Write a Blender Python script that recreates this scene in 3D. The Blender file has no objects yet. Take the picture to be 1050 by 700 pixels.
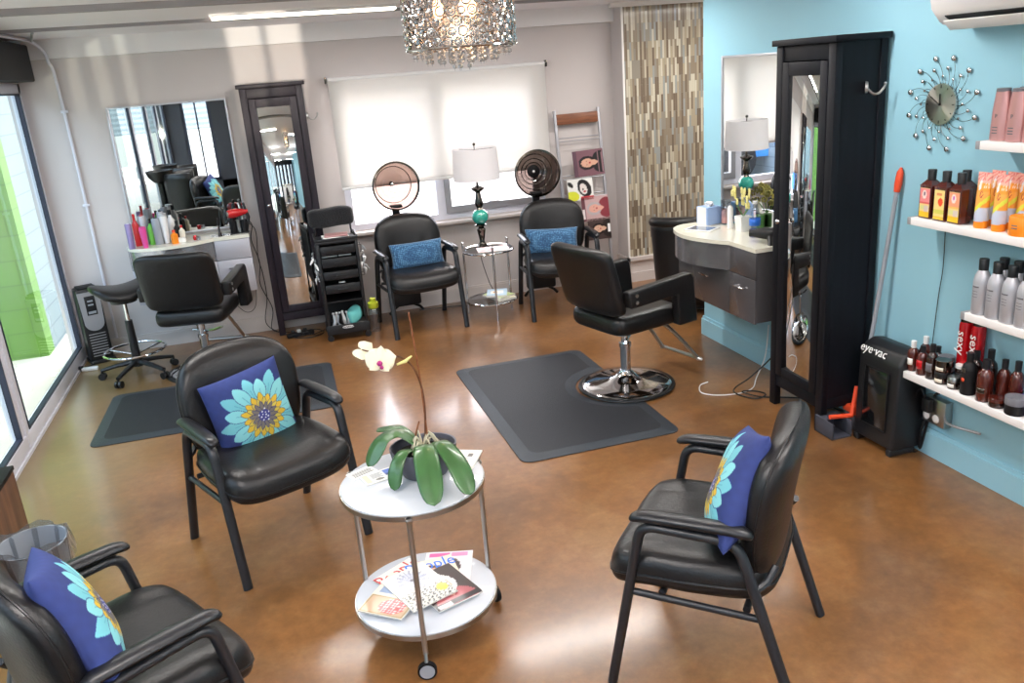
import bpy, bmesh, math, random
import numpy as np
from mathutils import Matrix, Vector, Euler
random.seed(7)
PI = math.pi
S = bpy.context.scene
COL = S.collection

# ------------------------------------------------------------------ materials
def lin(c):
    if isinstance(c, str):
        c = [int(c[i:i+2], 16)/255 for i in (0, 2, 4)]
    return tuple(x/12.92 if x <= .04045 else ((x+.055)/1.055)**2.4 for x in c)

def mat(name, col, rough=.5, metal=0., spec=.5, coat=0., emit=None, es=0., alpha=1., trans=0., ior=1.45,
        noise=None, bump=None, sheen=0.):
    m = bpy.data.materials.new(name); m.use_nodes = True
    nt = m.node_tree; b = nt.nodes['Principled BSDF']
    c = lin(col)
    b.inputs['Base Color'].default_value = (*c, 1)
    b.inputs['Roughness'].default_value = rough
    b.inputs['Metallic'].default_value = metal
    b.inputs['Specular IOR Level'].default_value = spec
    b.inputs['Coat Weight'].default_value = coat
    b.inputs['Coat Roughness'].default_value = .08
    b.inputs['Alpha'].default_value = alpha
    b.inputs['Transmission Weight'].default_value = trans
    b.inputs['IOR'].default_value = ior
    b.inputs['Sheen Weight'].default_value = sheen
    if emit is not None:
        b.inputs['Emission Color'].default_value = (*lin(emit), 1)
        b.inputs['Emission Strength'].default_value = es
    tc = nt.nodes.new('ShaderNodeTexCoord')
    if noise:   # (scale, amount)
        n = nt.nodes.new('ShaderNodeTexNoise'); n.inputs['Scale'].default_value = noise[0]
        n.inputs['Detail'].default_value = 5
        nt.links.new(tc.outputs['Object'], n.inputs['Vector'])
        mx = nt.nodes.new('ShaderNodeMix'); mx.data_type = 'RGBA'
        a = noise[1]
        mx.inputs[6].default_value = (*[max(0, x*(1-a)) for x in c], 1)
        mx.inputs[7].default_value = (*[min(1, x*(1+a)) for x in c], 1)
        nt.links.new(n.outputs['Fac'], mx.inputs[0]); nt.links.new(mx.outputs[2], b.inputs['Base Color'])
    if bump:    # (scale, strength)
        n = nt.nodes.new('ShaderNodeTexNoise'); n.inputs['Scale'].default_value = bump[0]
        n.inputs['Detail'].default_value = 4
        nt.links.new(tc.outputs['Object'], n.inputs['Vector'])
        bp = nt.nodes.new('ShaderNodeBump'); bp.inputs['Strength'].default_value = bump[1]
        bp.inputs['Distance'].default_value = .01
        nt.links.new(n.outputs['Fac'], bp.inputs['Height']); nt.links.new(bp.outputs['Normal'], b.inputs['Normal'])
    return m

def ramp(nt, stops, fac):
    r = nt.nodes.new('ShaderNodeValToRGB'); e = r.color_ramp.elements
    while len(e) < len(stops): e.new(.5)
    for i, (p, c) in enumerate(stops):
        e[i].position = p; e[i].color = (*lin(c), 1)
    nt.links.new(fac, r.inputs['Fac']); return r

def printed_mat(name, rough=.35, coat=.2):
    m = mat(name, 'ffffff', rough, coat=coat); nt = m.node_tree
    a = nt.nodes.new('ShaderNodeAttribute'); a.attribute_name = 'print'
    nt.links.new(a.outputs['Color'], nt.nodes['Principled BSDF'].inputs['Base Color'])
    return m

def floor_mat():
    m = mat('stained_concrete', '8a5a30', .22, spec=.5, coat=.5); nt = m.node_tree; b = nt.nodes['Principled BSDF']
    b.inputs['Coat Roughness'].default_value = .14
    tc = nt.nodes.new('ShaderNodeTexCoord')
    n1 = nt.nodes.new('ShaderNodeTexNoise'); n1.inputs['Scale'].default_value = 1.1; n1.inputs['Detail'].default_value = 6; n1.inputs['Roughness'].default_value = .55; n1.inputs['Distortion'].default_value = .3
    n2 = nt.nodes.new('ShaderNodeTexNoise'); n2.inputs['Scale'].default_value = 5; n2.inputs['Detail'].default_value = 9; n2.inputs['Roughness'].default_value = .72
    n3 = nt.nodes.new('ShaderNodeTexNoise'); n3.inputs['Scale'].default_value = .8; n3.inputs['Detail'].default_value = 3
    for n in (n1, n2, n3): nt.links.new(tc.outputs['Object'], n.inputs['Vector'])
    r1 = ramp(nt, [(.33, '634529'), (.44, '7d552d'), (.54, '956434'), (.66, 'a47a4a')], n1.outputs['Fac'])
    r2 = ramp(nt, [(.3, '6a4a2c'), (.5, '805836'), (.7, '997652')], n2.outputs['Fac'])
    mx = nt.nodes.new('ShaderNodeMix'); mx.data_type = 'RGBA'; mx.inputs[0].default_value = .45
    nt.links.new(r1.outputs['Color'], mx.inputs[6]); nt.links.new(r2.outputs['Color'], mx.inputs[7])
    n4 = nt.nodes.new('ShaderNodeTexNoise'); n4.inputs['Scale'].default_value = 18; n4.inputs['Detail'].default_value = 10; n4.inputs['Roughness'].default_value = .75
    nt.links.new(tc.outputs['Object'], n4.inputs['Vector'])
    r4 = ramp(nt, [(.3, 'a89c94'), (.5, 'd8d4d0'), (.68, 'ffffff')], n4.outputs['Fac'])
    ml = nt.nodes.new('ShaderNodeMix'); ml.data_type = 'RGBA'; ml.blend_type = 'MULTIPLY'; ml.inputs[0].default_value = .55
    nt.links.new(mx.outputs[2], ml.inputs[6]); nt.links.new(r4.outputs['Color'], ml.inputs[7]); mx = ml
    # greyer, greener tone towards the glass front, with an uneven edge
    sp = nt.nodes.new('ShaderNodeSeparateXYZ'); nt.links.new(tc.outputs['Object'], sp.inputs[0])
    ad = nt.nodes.new('ShaderNodeMath'); ad.operation = 'MULTIPLY_ADD'; ad.inputs[1].default_value = 1.1; ad.inputs[2].default_value = -.5
    nt.links.new(n3.outputs['Fac'], ad.inputs[0])
    su = nt.nodes.new('ShaderNodeMath'); su.operation = 'SUBTRACT'; nt.links.new(ad.outputs[0], su.inputs[0]); nt.links.new(sp.outputs['X'], su.inputs[1])
    mr = nt.nodes.new('ShaderNodeMapRange'); mr.inputs['From Min'].default_value = .75; mr.inputs['From Max'].default_value = 1.5; mr.inputs['To Max'].default_value = .6
    nt.links.new(su.outputs[0], mr.inputs['Value'])
    mx2 = nt.nodes.new('ShaderNodeMix'); mx2.data_type = 'RGBA'; mx2.inputs[7].default_value = (*lin('8c7f58'), 1)
    nt.links.new(mr.outputs[0], mx2.inputs[0]); nt.links.new(mx.outputs[2], mx2.inputs[6])
    nt.links.new(mx2.outputs[2], b.inputs['Base Color'])
    b.inputs['Roughness'].default_value = .3
    return m

def tile_mat():      # thin upright mosaic sticks; brick texture turned on its side
    m = mat('mosaic_tile', 'a49a88', .25, coat=.3); nt = m.node_tree; b = nt.nodes['Principled BSDF']
    tc = nt.nodes.new('ShaderNodeTexCoord'); mp = nt.nodes.new('ShaderNodeMapping')
    mp.inputs['Rotation'].default_value = (0, PI/2, PI/2)
    sx = nt.nodes.new('ShaderNodeSeparateXYZ'); cx = nt.nodes.new('ShaderNodeCombineXYZ')
    nt.links.new(tc.outputs['Object'], sx.inputs[0])
    nt.links.new(sx.outputs['Z'], cx.inputs['X']); nt.links.new(sx.outputs['X'], cx.inputs['Y'])
    br = nt.nodes.new('ShaderNodeTexBrick'); nt.links.new(cx.outputs[0], br.inputs['Vector'])
    br.inputs['Scale'].default_value = 1; br.inputs['Brick Width'].default_value = .15; br.inputs['Row Height'].default_value = .0195
    br.inputs['Mortar Size'].default_value = .0009; br.inputs['Color1'].default_value = (0, 0, 0, 1); br.inputs['Color2'].default_value = (1, 1, 1, 1)
    br.inputs['Mortar'].default_value = (.5, .5, .5, 1); br.offset = .37; br.offset_frequency = 3; br.inputs['Bias'].default_value = 0
    rp = ramp(nt, [(0, '6c5e4e'), (.14, '857866'), (.3, 'a1967f'), (.44, '898376'), (.56, 'b4ab96'), (.68, '8f938f'), (.8, 'c2bca8'), (.92, '786a58')], br.outputs['Color'])
    rp.color_ramp.interpolation = 'CONSTANT'
    nt.links.new(rp.outputs['Color'], b.inputs['Base Color'])
    bp = nt.nodes.new('ShaderNodeBump'); bp.inputs['Strength'].default_value = .3; bp.inputs['Distance'].default_value = .002; bp.invert = True
    nt.links.new(br.outputs['Fac'], bp.inputs['Height']); nt.links.new(bp.outputs['Normal'], b.inputs['Normal'])
    return m

def wood_mat(name, a, c, scale=8, axis='X', rough=.45, spec=.5):
    m = mat(name, a, rough, coat=0, spec=spec); nt = m.node_tree; b = nt.nodes['Principled BSDF']
    tc = nt.nodes.new('ShaderNodeTexCoord'); mp = nt.nodes.new('ShaderNodeMapping')
    s = {'X': (.12, 1, 1), 'Y': (1, .12, 1), 'Z': (1, 1, .08)}[axis]
    mp.inputs['Scale'].default_value = [scale*k for k in s]
    nt.links.new(tc.outputs['Object'], mp.inputs[0])
    n = nt.nodes.new('ShaderNodeTexNoise'); n.inputs['Scale'].default_value = 3; n.inputs['Detail'].default_value = 6
    nt.links.new(mp.outputs[0], n.inputs['Vector'])
    r = ramp(nt, [(.3, a), (.7, c)], n.outputs['Fac']); nt.links.new(r.outputs['Color'], b.inputs['Base Color'])
    return m

def knit_mat():
    m = mat('blue_knit', '2f5f86', .85, sheen=.3); nt = m.node_tree; b = nt.nodes['Principled BSDF']
    tc = nt.nodes.new('ShaderNodeTexCoord')
    v = nt.nodes.new('ShaderNodeTexVoronoi'); v.inputs['Scale'].default_value = 72; v.inputs['Randomness'].default_value = .35
    nt.links.new(tc.outputs['Object'], v.inputs['Vector'])
    r = ramp(nt, [(0, '7fa5c2'), (.3, '4a7ba2'), (.6, '234a70')], v.outputs['Distance'])
    nt.links.new(r.outputs['Color'], b.inputs['Base Color'])
    bp = nt.nodes.new('ShaderNodeBump'); bp.inputs['Strength'].default_value = .6; bp.inputs['Distance'].default_value = .004; bp.invert = True
    nt.links.new(v.outputs['Distance'], bp.inputs['Height']); nt.links.new(bp.outputs['Normal'], b.inputs['Normal'])
    return m

def block_mat(name, col, mortar, w=.4, h=.2, ax='Y'):
    m = mat(name, col, .7); nt = m.node_tree; b = nt.nodes['Principled BSDF']
    tc = nt.nodes.new('ShaderNodeTexCoord'); sx = nt.nodes.new('ShaderNodeSeparateXYZ'); cx = nt.nodes.new('ShaderNodeCombineXYZ')
    nt.links.new(tc.outputs['Object'], sx.inputs[0]); nt.links.new(sx.outputs[ax], cx.inputs['X']); nt.links.new(sx.outputs['Z'], cx.inputs['Y'])
    br = nt.nodes.new('ShaderNodeTexBrick'); nt.links.new(cx.outputs[0], br.inputs['Vector'])
    br.inputs['Scale'].default_value = 1; br.inputs['Brick Width'].default_value = w; br.inputs['Row Height'].default_value = h
    br.inputs['Mortar Size'].default_value = .006
    br.inputs['Color1'].default_value = (*lin(col), 1); br.inputs['Color2'].default_value = (*[x*1.08 for x in lin(col)], 1); br.inputs['Mortar'].default_value = (*lin(mortar), 1)
    nt.links.new(br.outputs['Color'], b.inputs['Base Color'])
    return m

def shade_cloth(name, col, tr=.5, ribs=0):
    m = bpy.data.materials.new(name); m.use_nodes = True; nt = m.node_tree
    for n in list(nt.nodes): nt.nodes.remove(n)
    o = nt.nodes.new('ShaderNodeOutputMaterial'); d = nt.nodes.new('ShaderNodeBsdfDiffuse'); t = nt.nodes.new('ShaderNodeBsdfTranslucent')
    mx = nt.nodes.new('ShaderNodeMixShader'); mx.inputs[0].default_value = tr
    tc = nt.nodes.new('ShaderNodeTexCoord'); n = nt.nodes.new('ShaderNodeTexNoise'); n.inputs['Scale'].default_value = 300
    nt.links.new(tc.outputs['Object'], n.inputs['Vector'])
    c = lin(col); r = nt.nodes.new('ShaderNodeMix'); r.data_type = 'RGBA'
    r.inputs[6].default_value = (*[x*.94 for x in c], 1); r.inputs[7].default_value = (*c, 1)
    nt.links.new(n.outputs['Fac'], r.inputs[0])
    for s in (d, t): nt.links.new(r.outputs[2], s.inputs['Color'])
    nt.links.new(d.outputs[0], mx.inputs[1]); nt.links.new(t.outputs[0], mx.inputs[2]); nt.links.new(mx.outputs[0], o.inputs[0])
    return m

def glass_mat(name, tint='ffffff', spec_mix=.1, rough=0.):   # thin architectural pane
    m = bpy.data.materials.new(name); m.use_nodes = True; nt = m.node_tree
    for n in list(nt.nodes): nt.nodes.remove(n)
    o = nt.nodes.new('ShaderNodeOutputMaterial'); t = nt.nodes.new('ShaderNodeBsdfTransparent'); g = nt.nodes.new('ShaderNodeBsdfGlossy')
    t.inputs[0].default_value = (*lin(tint), 1); g.inputs['Roughness'].default_value = rough
    ge = nt.nodes.new('ShaderNodeNewGeometry'); dt = nt.nodes.new('ShaderNodeVectorMath'); dt.operation = 'DOT_PRODUCT'
    nt.links.new(ge.outputs['Normal'], dt.inputs[0]); nt.links.new(ge.outputs['Incoming'], dt.inputs[1])
    ab = nt.nodes.new('ShaderNodeMath'); ab.operation = 'ABSOLUTE'; nt.links.new(dt.outputs['Value'], ab.inputs[0])
    iv = nt.nodes.new('ShaderNodeMath'); iv.operation = 'SUBTRACT'; iv.inputs[0].default_value = 1; nt.links.new(ab.outputs[0], iv.inputs[1])
    pw = nt.nodes.new('ShaderNodeMath'); pw.operation = 'POWER'; pw.inputs[1].default_value = 5; nt.links.new(iv.outputs[0], pw.inputs[0])
    ad = nt.nodes.new('ShaderNodeMath'); ad.operation = 'MULTIPLY_ADD'; ad.inputs[1].default_value = .9; ad.inputs[2].default_value = .04+spec_mix*.3
    nt.links.new(pw.outputs[0], ad.inputs[0])
    mx = nt.nodes.new('ShaderNodeMixShader'); nt.links.new(ad.outputs[0], mx.inputs[0])
    nt.links.new(t.outputs[0], mx.inputs[1]); nt.links.new(g.outputs[0], mx.inputs[2]); nt.links.new(mx.outputs[0], o.inputs[0])
    return m

M = dict(
    floor=floor_mat(), tile=tile_mat(), knit=knit_mat(),
    beige=mat('warm_grey_paint', 'cfc8c6', .75, noise=(3, .03)),
    beigedark=mat('charcoal_front_paint', '3a3c42', .7), beige2=mat('pale_wainscot_paint', 'cfc7c3', .7, noise=(3, .03)),
    blue=mat('aqua_paint', '96c8da', .6, noise=(2, .03)),
    bluetrim=mat('aqua_trim_paint', '9bcde0', .45),
    white=mat('white_paint', 'f0eeee', .6, noise=(2, .02)),
    trimw=mat('trim_white', 'e9e7e4', .45),
    ceilgrey=mat('grey_ceiling_strip', '9a9698', .7), ceil=mat('ceiling_white', 'efecf0', .8, noise=(2, .02)),
    alu=mat('aluminium_frame', 'c9cbd2', .35, metal=.6),
    aluw=mat('white_aluminium', 'dfe0ea', .35),
    seal=mat('dark_gasket', '2b3040', .5),
    black=mat('black_plastic', '17181b', .4),
    blackm=mat('matte_black', '0c0c0f', .6, spec=.35),
    blackframe=mat('black_powder_coated_tube', '1b1d22', .42, spec=.6),
    leather=mat('black_vinyl', '161516', .36, spec=.45, bump=(90, .12)),
    arm=mat('black_arm_rubber', '17181c', .36, spec=.5),
    cabinet=wood_mat('black_brown_stained_wood', '1c171f', '2a232c', 9, 'Z', .45, .35),
    cabinet_b=wood_mat('black_stained_wood', '0a0b10', '12131a', 9, 'Z', .5, .25),
    chrome=mat('chrome', 'd8d8da', .08, metal=1.),
    steel=mat('brushed_steel', 'b5b5b3', .28, metal=1.),
    dsteel=mat('smoky_dark_nickel', '56524c', .16, metal=1.),
    mirror=mat('mirror_silver', 'e6e9e8', .01, metal=1.),
    lam=mat('grey_metallic_laminate', '716f72', .25, metal=.6, noise=(40, .06)),
    lamb=mat('bright_brushed_laminate', 'a9a8ad', .22, metal=.75, noise=(50, .06)),
    lamw=mat('pale_silver_laminate', 'b9b8c0', .35, metal=.2),
    counter=mat('cream_solid_surface', 'e9e6d6', .2, coat=.4, noise=(60, .05)),
    mat=mat('rubber_mat', '23252a', .5, bump=(160, .25), spec=.4),
    mat_edge=mat('rubber_mat_bevel', '2e343b', .45, bump=(160, .2), spec=.5),
    tablewhite=mat('white_lacquer', 'd6d8de', .18, coat=.5),
    glass=glass_mat('window_glass'),
    doorglass=glass_mat('door_glass', 'e8f4ee', .25),
    clear=glass_mat('clear_plastic', 'eef2f6', .3),
    smoke=glass_mat('smoked_plastic', 'b59a90', .25),
    smoke2=glass_mat('dark_smoked_plastic', '6a5c56', .25),
    shade=shade_cloth('roller_shade_cloth', 'f6f4f1', .32),
    lampshade=shade_cloth('white_lampshade', 'f4f2f4', .45),
    leaf=mat('orchid_leaf', '365c30', .3, coat=.3, noise=(25, .25)),
    leafd=mat('houseplant_leaf', '4a7a3c', .45, noise=(30, .3)),
    petal=mat('cream_petal', 'f7f0d2', .5, sheen=.3), petaly=mat('yellow_petal', 'e9e094', .5),
    magenta=mat('magenta_lip', 'b0307a', .5), stem=mat('brown_stem', '5a3520', .6), root=mat('pale_root', 'c9c0a8', .7),
    pot=mat('slate_pot', '4b4c56', .45), soil=mat('dark_bark', '201712', .9, bump=(60, .8)), potw=mat('white_ceramic', 'eeeeec', .2, coat=.5),
    teal=mat('teal_crackle_glass', '2f9a8a', .08, coat=.8, noise=(40, .4)),
    red=mat('red_plastic', 'c01c20', .3, coat=.3), redcan=mat('red_can', 'c5101c', .22, metal=.4, coat=.4),
    orange=mat('orange_plastic', 'e8502c', .45), orange2=mat('orange_jar', 'f08a1c', .4),
    amber=mat('amber_bottle', '4a1a12', .12, coat=.6), amberd=mat('dark_amber_bottle', '24130f', .12, coat=.6),
    silver=mat('silver_bottle', 'b7b8bf', .35, metal=.35), pinkm=mat('rose_metallic_bottle', 'cf9c9a', .28, metal=.45),
    cream=mat('cream_label', 'e9e2d0', .5), whitep=mat('white_plastic', 'ececec', .35),
    greyp=mat('grey_plastic', '9aa0a8', .45), pinkp=mat('pink_plastic', 'e0509a', .35), greenp=mat('green_plastic', '6fc04a', .35),
    lime=mat('lime_lid', 'c5d13a', .4), paper=mat('paper', 'eeece6', .6), purple=mat('purple_card', '4c3a92', .5),
    cape=mat('black_terry', '111216', .95, bump=(120, .9), sheen=.3), navy=mat('navy_cotton', '2c3a86', .8),
    brownwood=wood_mat('brown_wood', '4a3226', '7a5842', 8, 'Z'), rack=wood_mat('chestnut_veneer', '6a3b24', '8f5a3a', 20, 'X'),
    greymetal=mat('grey_metal', 'a3a3a8', .4, metal=.3), warm=mat('warm_bulb', 'ffd9a8', .4, emit='ffc890', es=14),
    tube=mat('fluorescent_diffuser', 'ffffff', .4, emit='fff6e0', es=3.5),
    liner=glass_mat('plastic_liner', 'e2e5e8', .5, .45), green_wall=block_mat('lime_painted_block', '5c8434', '4e742c', .4, .2, 'X'),
    siding=block_mat('pale_siding', '76838a', '606c74', 6, .16), asphalt=mat('asphalt', 'b4b0aa', .9, noise=(3, .1)),
    carpaint=mat('car_paint_blue', '3f86c8', .2, coat=1.), carred=mat('faded_red_paint', 'd98a78', .5), carglass=mat('car_glass', '8fb0c4', .05, coat=1.),
    tissue=mat('tissue', 'fafafa', .9), bluebox=mat('pale_blue_card', '9db8e4', .5), screen=mat('screen_glass', '5a6a86', .1, coat=.6),
    waterblue=mat('blue_label', '2a70d8', .35), water=mat('water', 'b8d4e8', .05, coat=.6), bluegel=mat('blue_gel', '2a48d0', .2),
    crystal=mat('cut_crystal', 'f4f4f8', .02, metal=.0, trans=.6, ior=1.7, coat=1), clipg=mat('grey_clip', 'c8ccd0', .3, metal=.5),
    printm=printed_mat('printed_paper'), fabric=printed_mat('printed_cotton', .85, 0), label=printed_mat('printed_label', .4, .2),
    stripe=mat('white_lettering', 'f2f2f2', .4), ink=mat('black_ink', '1a1a1a', .5), inkgrey=mat('grey_ink', '6a6a70', .5),
    towelteal=mat('teal_towel', '66b8b4', .9), brick=block_mat('red_brick', 'b8705a', 'cfc0b0', .22, .07, 'X'),
)

# ------------------------------------------------------------------ mesh helpers
class MB:
    def __init__(s): s.v = []; s.f = []; s.m = []; s.T = Matrix.Identity(4)
    def add(s, vs, fs, mi=0, T=None):
        o = len(s.v); T = s.T @ T if T is not None else s.T
        s.v += [tuple(T @ Vector(p)) for p in vs]
        s.f += [tuple(i+o for i in f) for f in fs]; s.m += [mi]*len(fs); return s
    def box(s, c, d, bevel=0., T=None, mi=0, seg=2):
        bm = bmesh.new(); bmesh.ops.create_cube(bm, size=1)
        for v in bm.verts: v.co = Vector((v.co.x*d[0]+c[0], v.co.y*d[1]+c[1], v.co.z*d[2]+c[2]))
        if bevel > 0: bmesh.ops.bevel(bm, geom=list(bm.edges), offset=min(bevel, min(d)*.49), segments=seg, profile=.5, affect='EDGES')
        bm.verts.index_update()
        s.add([v.co[:] for v in bm.verts], [[v.index for v in f.verts] for f in bm.faces], mi, T); bm.free(); return s
    def bx(s, x0, x1, y0, y1, z0, z1, bevel=0., mi=0):
        return s.box(((x0+x1)/2, (y0+y1)/2, (z0+z1)/2), (abs(x1-x0), abs(y1-y0), abs(z1-z0)), bevel, None, mi)
    def tube(s, pts, r, seg=10, mi=0, caps=True, smooth=0, squash=None, closed=False):
        pts = [Vector(p) for p in pts]
        if smooth: pts = catmull(pts, smooth, closed)
        n = len(pts); rs = r if isinstance(r, (list, tuple)) else [r]*n
        if len(rs) != n: rs = [np.interp(i/(n-1)*(len(rs)-1), range(len(rs)), rs) for i in range(n)]
        t0 = (pts[1]-pts[0]).normalized(); up = Vector((0, 0, 1)) if abs(t0.z) < .9 else Vector((1, 0, 0))
        nx = t0.cross(up).normalized(); vs = []; fs = []
        for i, p in enumerate(pts):
            if closed: t = (pts[(i+1) % n]-pts[i-1]).normalized()
            elif i == 0: t = t0
            elif i == n-1: t = (pts[i]-pts[i-1]).normalized()
            else: t = ((pts[i+1]-p).normalized()+(p-pts[i-1]).normalized()).normalized()
            nx = (nx-t*nx.dot(t)).normalized(); ny = t.cross(nx)
            for k in range(seg):
                a = 2*PI*k/seg; sx, sy = squash or (1, 1)
                vs.append(p+nx*math.cos(a)*rs[i]*sx+ny*math.sin(a)*rs[i]*sy)
        m = n if closed else n-1
        for i in range(m):
            for k in range(seg):
                a = i*seg+k; b = i*seg+(k+1) % seg; c = ((i+1) % n)*seg+(k+1) % seg; d = ((i+1) % n)*seg+k
                fs.append((a, b, c, d))
        if caps and not closed: fs += [tuple(range(seg))[::-1], tuple(range((n-1)*seg, n*seg))]
        return s.add(vs, fs, mi)
    def cyl(s, p0, p1, r0, r1=None, seg=20, mi=0): return s.tube([p0, p1], [r0, r0 if r1 is None else r1], seg, mi)
    def lathe(s, prof, c=(0, 0, 0), seg=28, mi=0, T=None, a0=0, a1=2*PI, sx=1, sy=1, cap=True):
        cap = cap and max(abs(prof[0][0]-prof[-1][0]), abs(prof[0][1]-prof[-1][1])) > 1e-6
        full = abs(a1-a0-2*PI) < 1e-6; ns = seg if full else seg+1; vs = []; fs = []
        for r, z in prof:
            for k in range(ns):
                a = a0+(a1-a0)*k/seg; vs.append((c[0]+r*math.cos(a)*sx, c[1]+r*math.sin(a)*sy, c[2]+z))
        for i in range(len(prof)-1):
            for k in range(seg):
                k2 = (k+1) % ns; fs.append((i*ns+k, i*ns+k2, (i+1)*ns+k2, (i+1)*ns+k))
        if full and cap:
            if prof[0][0] > 1e-5: fs.append(tuple(range(ns))[::-1])
            if prof[-1][0] > 1e-5: fs.append(tuple(range((len(prof)-1)*ns, len(prof)*ns)))
        return s.add(vs, fs, mi, T)
    def sphere(s, c, r, seg=14, mi=0, sc=(1, 1, 1), T=None):
        vs = [(c[0], c[1], c[2]+r*sc[2])]; fs = []; h = seg//2
        for i in range(1, h):
            for k in range(seg):
                a = PI*i/h; b = 2*PI*k/seg
                vs.append((c[0]+r*sc[0]*math.sin(a)*math.cos(b), c[1]+r*sc[1]*math.sin(a)*math.sin(b), c[2]+r*sc[2]*math.cos(a)))
        vs.append((c[0], c[1], c[2]-r*sc[2]))
        for k in range(seg): fs.append((0, 1+k, 1+(k+1) % seg))
        for i in range(h-2):
            for k in range(seg):
                a = 1+i*seg+k; b = 1+i*seg+(k+1) % seg; fs.append((a, a+seg, b+seg, b))
        l = len(vs)-1
        for k in range(seg): fs.append((l, l-seg+(k+1) % seg, l-seg+k))
        return s.add(vs, fs, mi, T)
    def prism(s, poly, z0, z1, mi=0, T=None, mtop=None):   # poly CCW in xy
        n = len(poly); vs = [(x, y, z0) for x, y in poly]+[(x, y, z1) for x, y in poly]
        s.add(vs, [tuple(range(n))[::-1]]+[(i, (i+1) % n, n+(i+1) % n, n+i) for i in range(n)], mi, T)
        s.add(vs[n:], [tuple(range(n))], mi if mtop is None else mtop, T); return s
    def grid(s, fn, nu, nv, mi=0, closed_u=False):
        vs = [fn(i/nu, j/nv) for j in range(nv+1) for i in range(nu+1)]; w = nu+1
        return s.add(vs, [(j*w+i, j*w+i+1, (j+1)*w+i+1, (j+1)*w+i) for j in range(nv) for i in range(nu)], mi)
    def build(s, name, mats, parent=None, loc=None, smooth=True, ang=38, solid=0., flip=False):
        me = bpy.data.meshes.new(name); me.from_pydata(s.v, [], s.f)
        if not isinstance(mats, (list, tuple)): mats = [mats]
        for m in mats: me.materials.append(m)
        me.polygons.foreach_set('material_index', s.m)
        bm = bmesh.new(); bm.from_mesh(me); bmesh.ops.recalc_face_normals(bm, faces=bm.faces)
        if flip: bmesh.ops.reverse_faces(bm, faces=bm.faces)
        bm.to_mesh(me); bm.free()
        if smooth:
            me.polygons.foreach_set('use_smooth', [True]*len(me.polygons)); me.set_sharp_from_angle(angle=math.radians(ang))
        o = bpy.data.objects.new(name, me); COL.objects.link(o)
        if parent: o.parent = parent
        if loc: o.location = loc
        if solid:
            md = o.modifiers.new('thickness', 'SOLIDIFY'); md.thickness = solid; md.offset = 0
        return o

def catmull(P, k, closed=False):
    out = []; n = len(P)
    for i in range(n if closed else n-1):
        p0 = P[i-1] if (i or closed) else P[0]; p1 = P[i]; p2 = P[(i+1) % n]; p3 = P[(i+2) % n] if (closed or i+2 < n) else P[-1]
        for j in range(k):
            t = j/k; out.append(.5*((2*p1)+(-p0+p2)*t+(2*p0-5*p1+4*p2-p3)*t*t+(-p0+3*p1-3*p2+p3)*t**3))
    if not closed: out.append(P[-1])
    return out

def tag(o, label=None, cat=None, group=None, kind=None):
    if label: o['label'] = label
    if cat: o['category'] = cat
    if group: o['group'] = group
    if kind: o['kind'] = kind
    return o
def thing(name, label, cat, loc=(0, 0, 0), rz=0, group=None, rot=None):
    o = bpy.data.objects.new(name, None); COL.objects.link(o); o.empty_display_size = .05
    o.location = loc; o.rotation_euler = rot or (0, 0, rz)
    return tag(o, label, cat, group)
def struct(o): o['kind'] = 'structure'; return o
def dup(o, loc=None, rz=None, label=None, group=None, parent=None, rot=None):
    c = o.copy(); COL.objects.link(c); c.parent = parent
    if loc is not None: c.location = loc
    if rz is not None: c.rotation_euler = (0, 0, rz)
    if rot is not None: c.rotation_euler = rot
    if label: c['label'] = label
    if group: c['group'] = group
    for ch in o.children: dup(ch, parent=c)
    return c
def copy_to(ob, parent):
    return dup(ob, parent=parent)

def squircle(u, v, ex):
    """map unit square to a superellipse keeping concentric rings"""
    m = max(abs(u), abs(v))
    if m < 1e-9: return 0., 0., 0.
    a, b = u/m, v/m
    rs = (abs(a)**ex+abs(b)**ex)**(-1/ex)
    k = 1+(rs-1)*m*m
    return u*k, v*k, m
def cushion(mb, w, d, t, n=24, ex=4, kk=5, warp=None, mi=0, grooves=(), bottom=.6):
    """soft pad: width w (x), depth d (y), thickness t; top puffs, bottom flatter"""
    for side in (1, -1):
        vs = []; fs = []
        for j in range(n+1):
            for i in range(n+1):
                u = math.sin((i/n*2-1)*PI/2); v = math.sin((j/n*2-1)*PI/2)
                x, y, m = squircle(u, v, ex)
                h = (1-m**kk)**(1/2.4) if m < 1 else 0
                z = side*t/2*h*(1 if side > 0 else bottom)
                if side > 0:
                    for g in grooves: z -= g(x, y)*h
                p = (x*w/2, y*d/2, z)
                vs.append(warp(*p) if warp else p)
        W = n+1
        for j in range(n):
            for i in range(n): fs.append((j*W+i, j*W+i+1, (j+1)*W+i+1, (j+1)*W+i))
        mb.add(vs, fs, mi)
    return mb
def merge(ob, dist=.0004):
    bm = bmesh.new(); bm.from_mesh(ob.data); bmesh.ops.remove_doubles(bm, verts=bm.verts, dist=dist)
    bmesh.ops.recalc_face_normals(bm, faces=bm.faces); bm.to_mesh(ob.data); bm.free()
    ob.data.polygons.foreach_set('use_smooth', [True]*len(ob.data.polygons)); return ob

def frame_T(origin, x, y):
    x = Vector(x).normalized(); y = Vector(y).normalized(); z = x.cross(y).normalized(); y = z.cross(x)
    T = Matrix((x, y, z)).transposed().to_4x4(); T.translation = origin; return T

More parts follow.
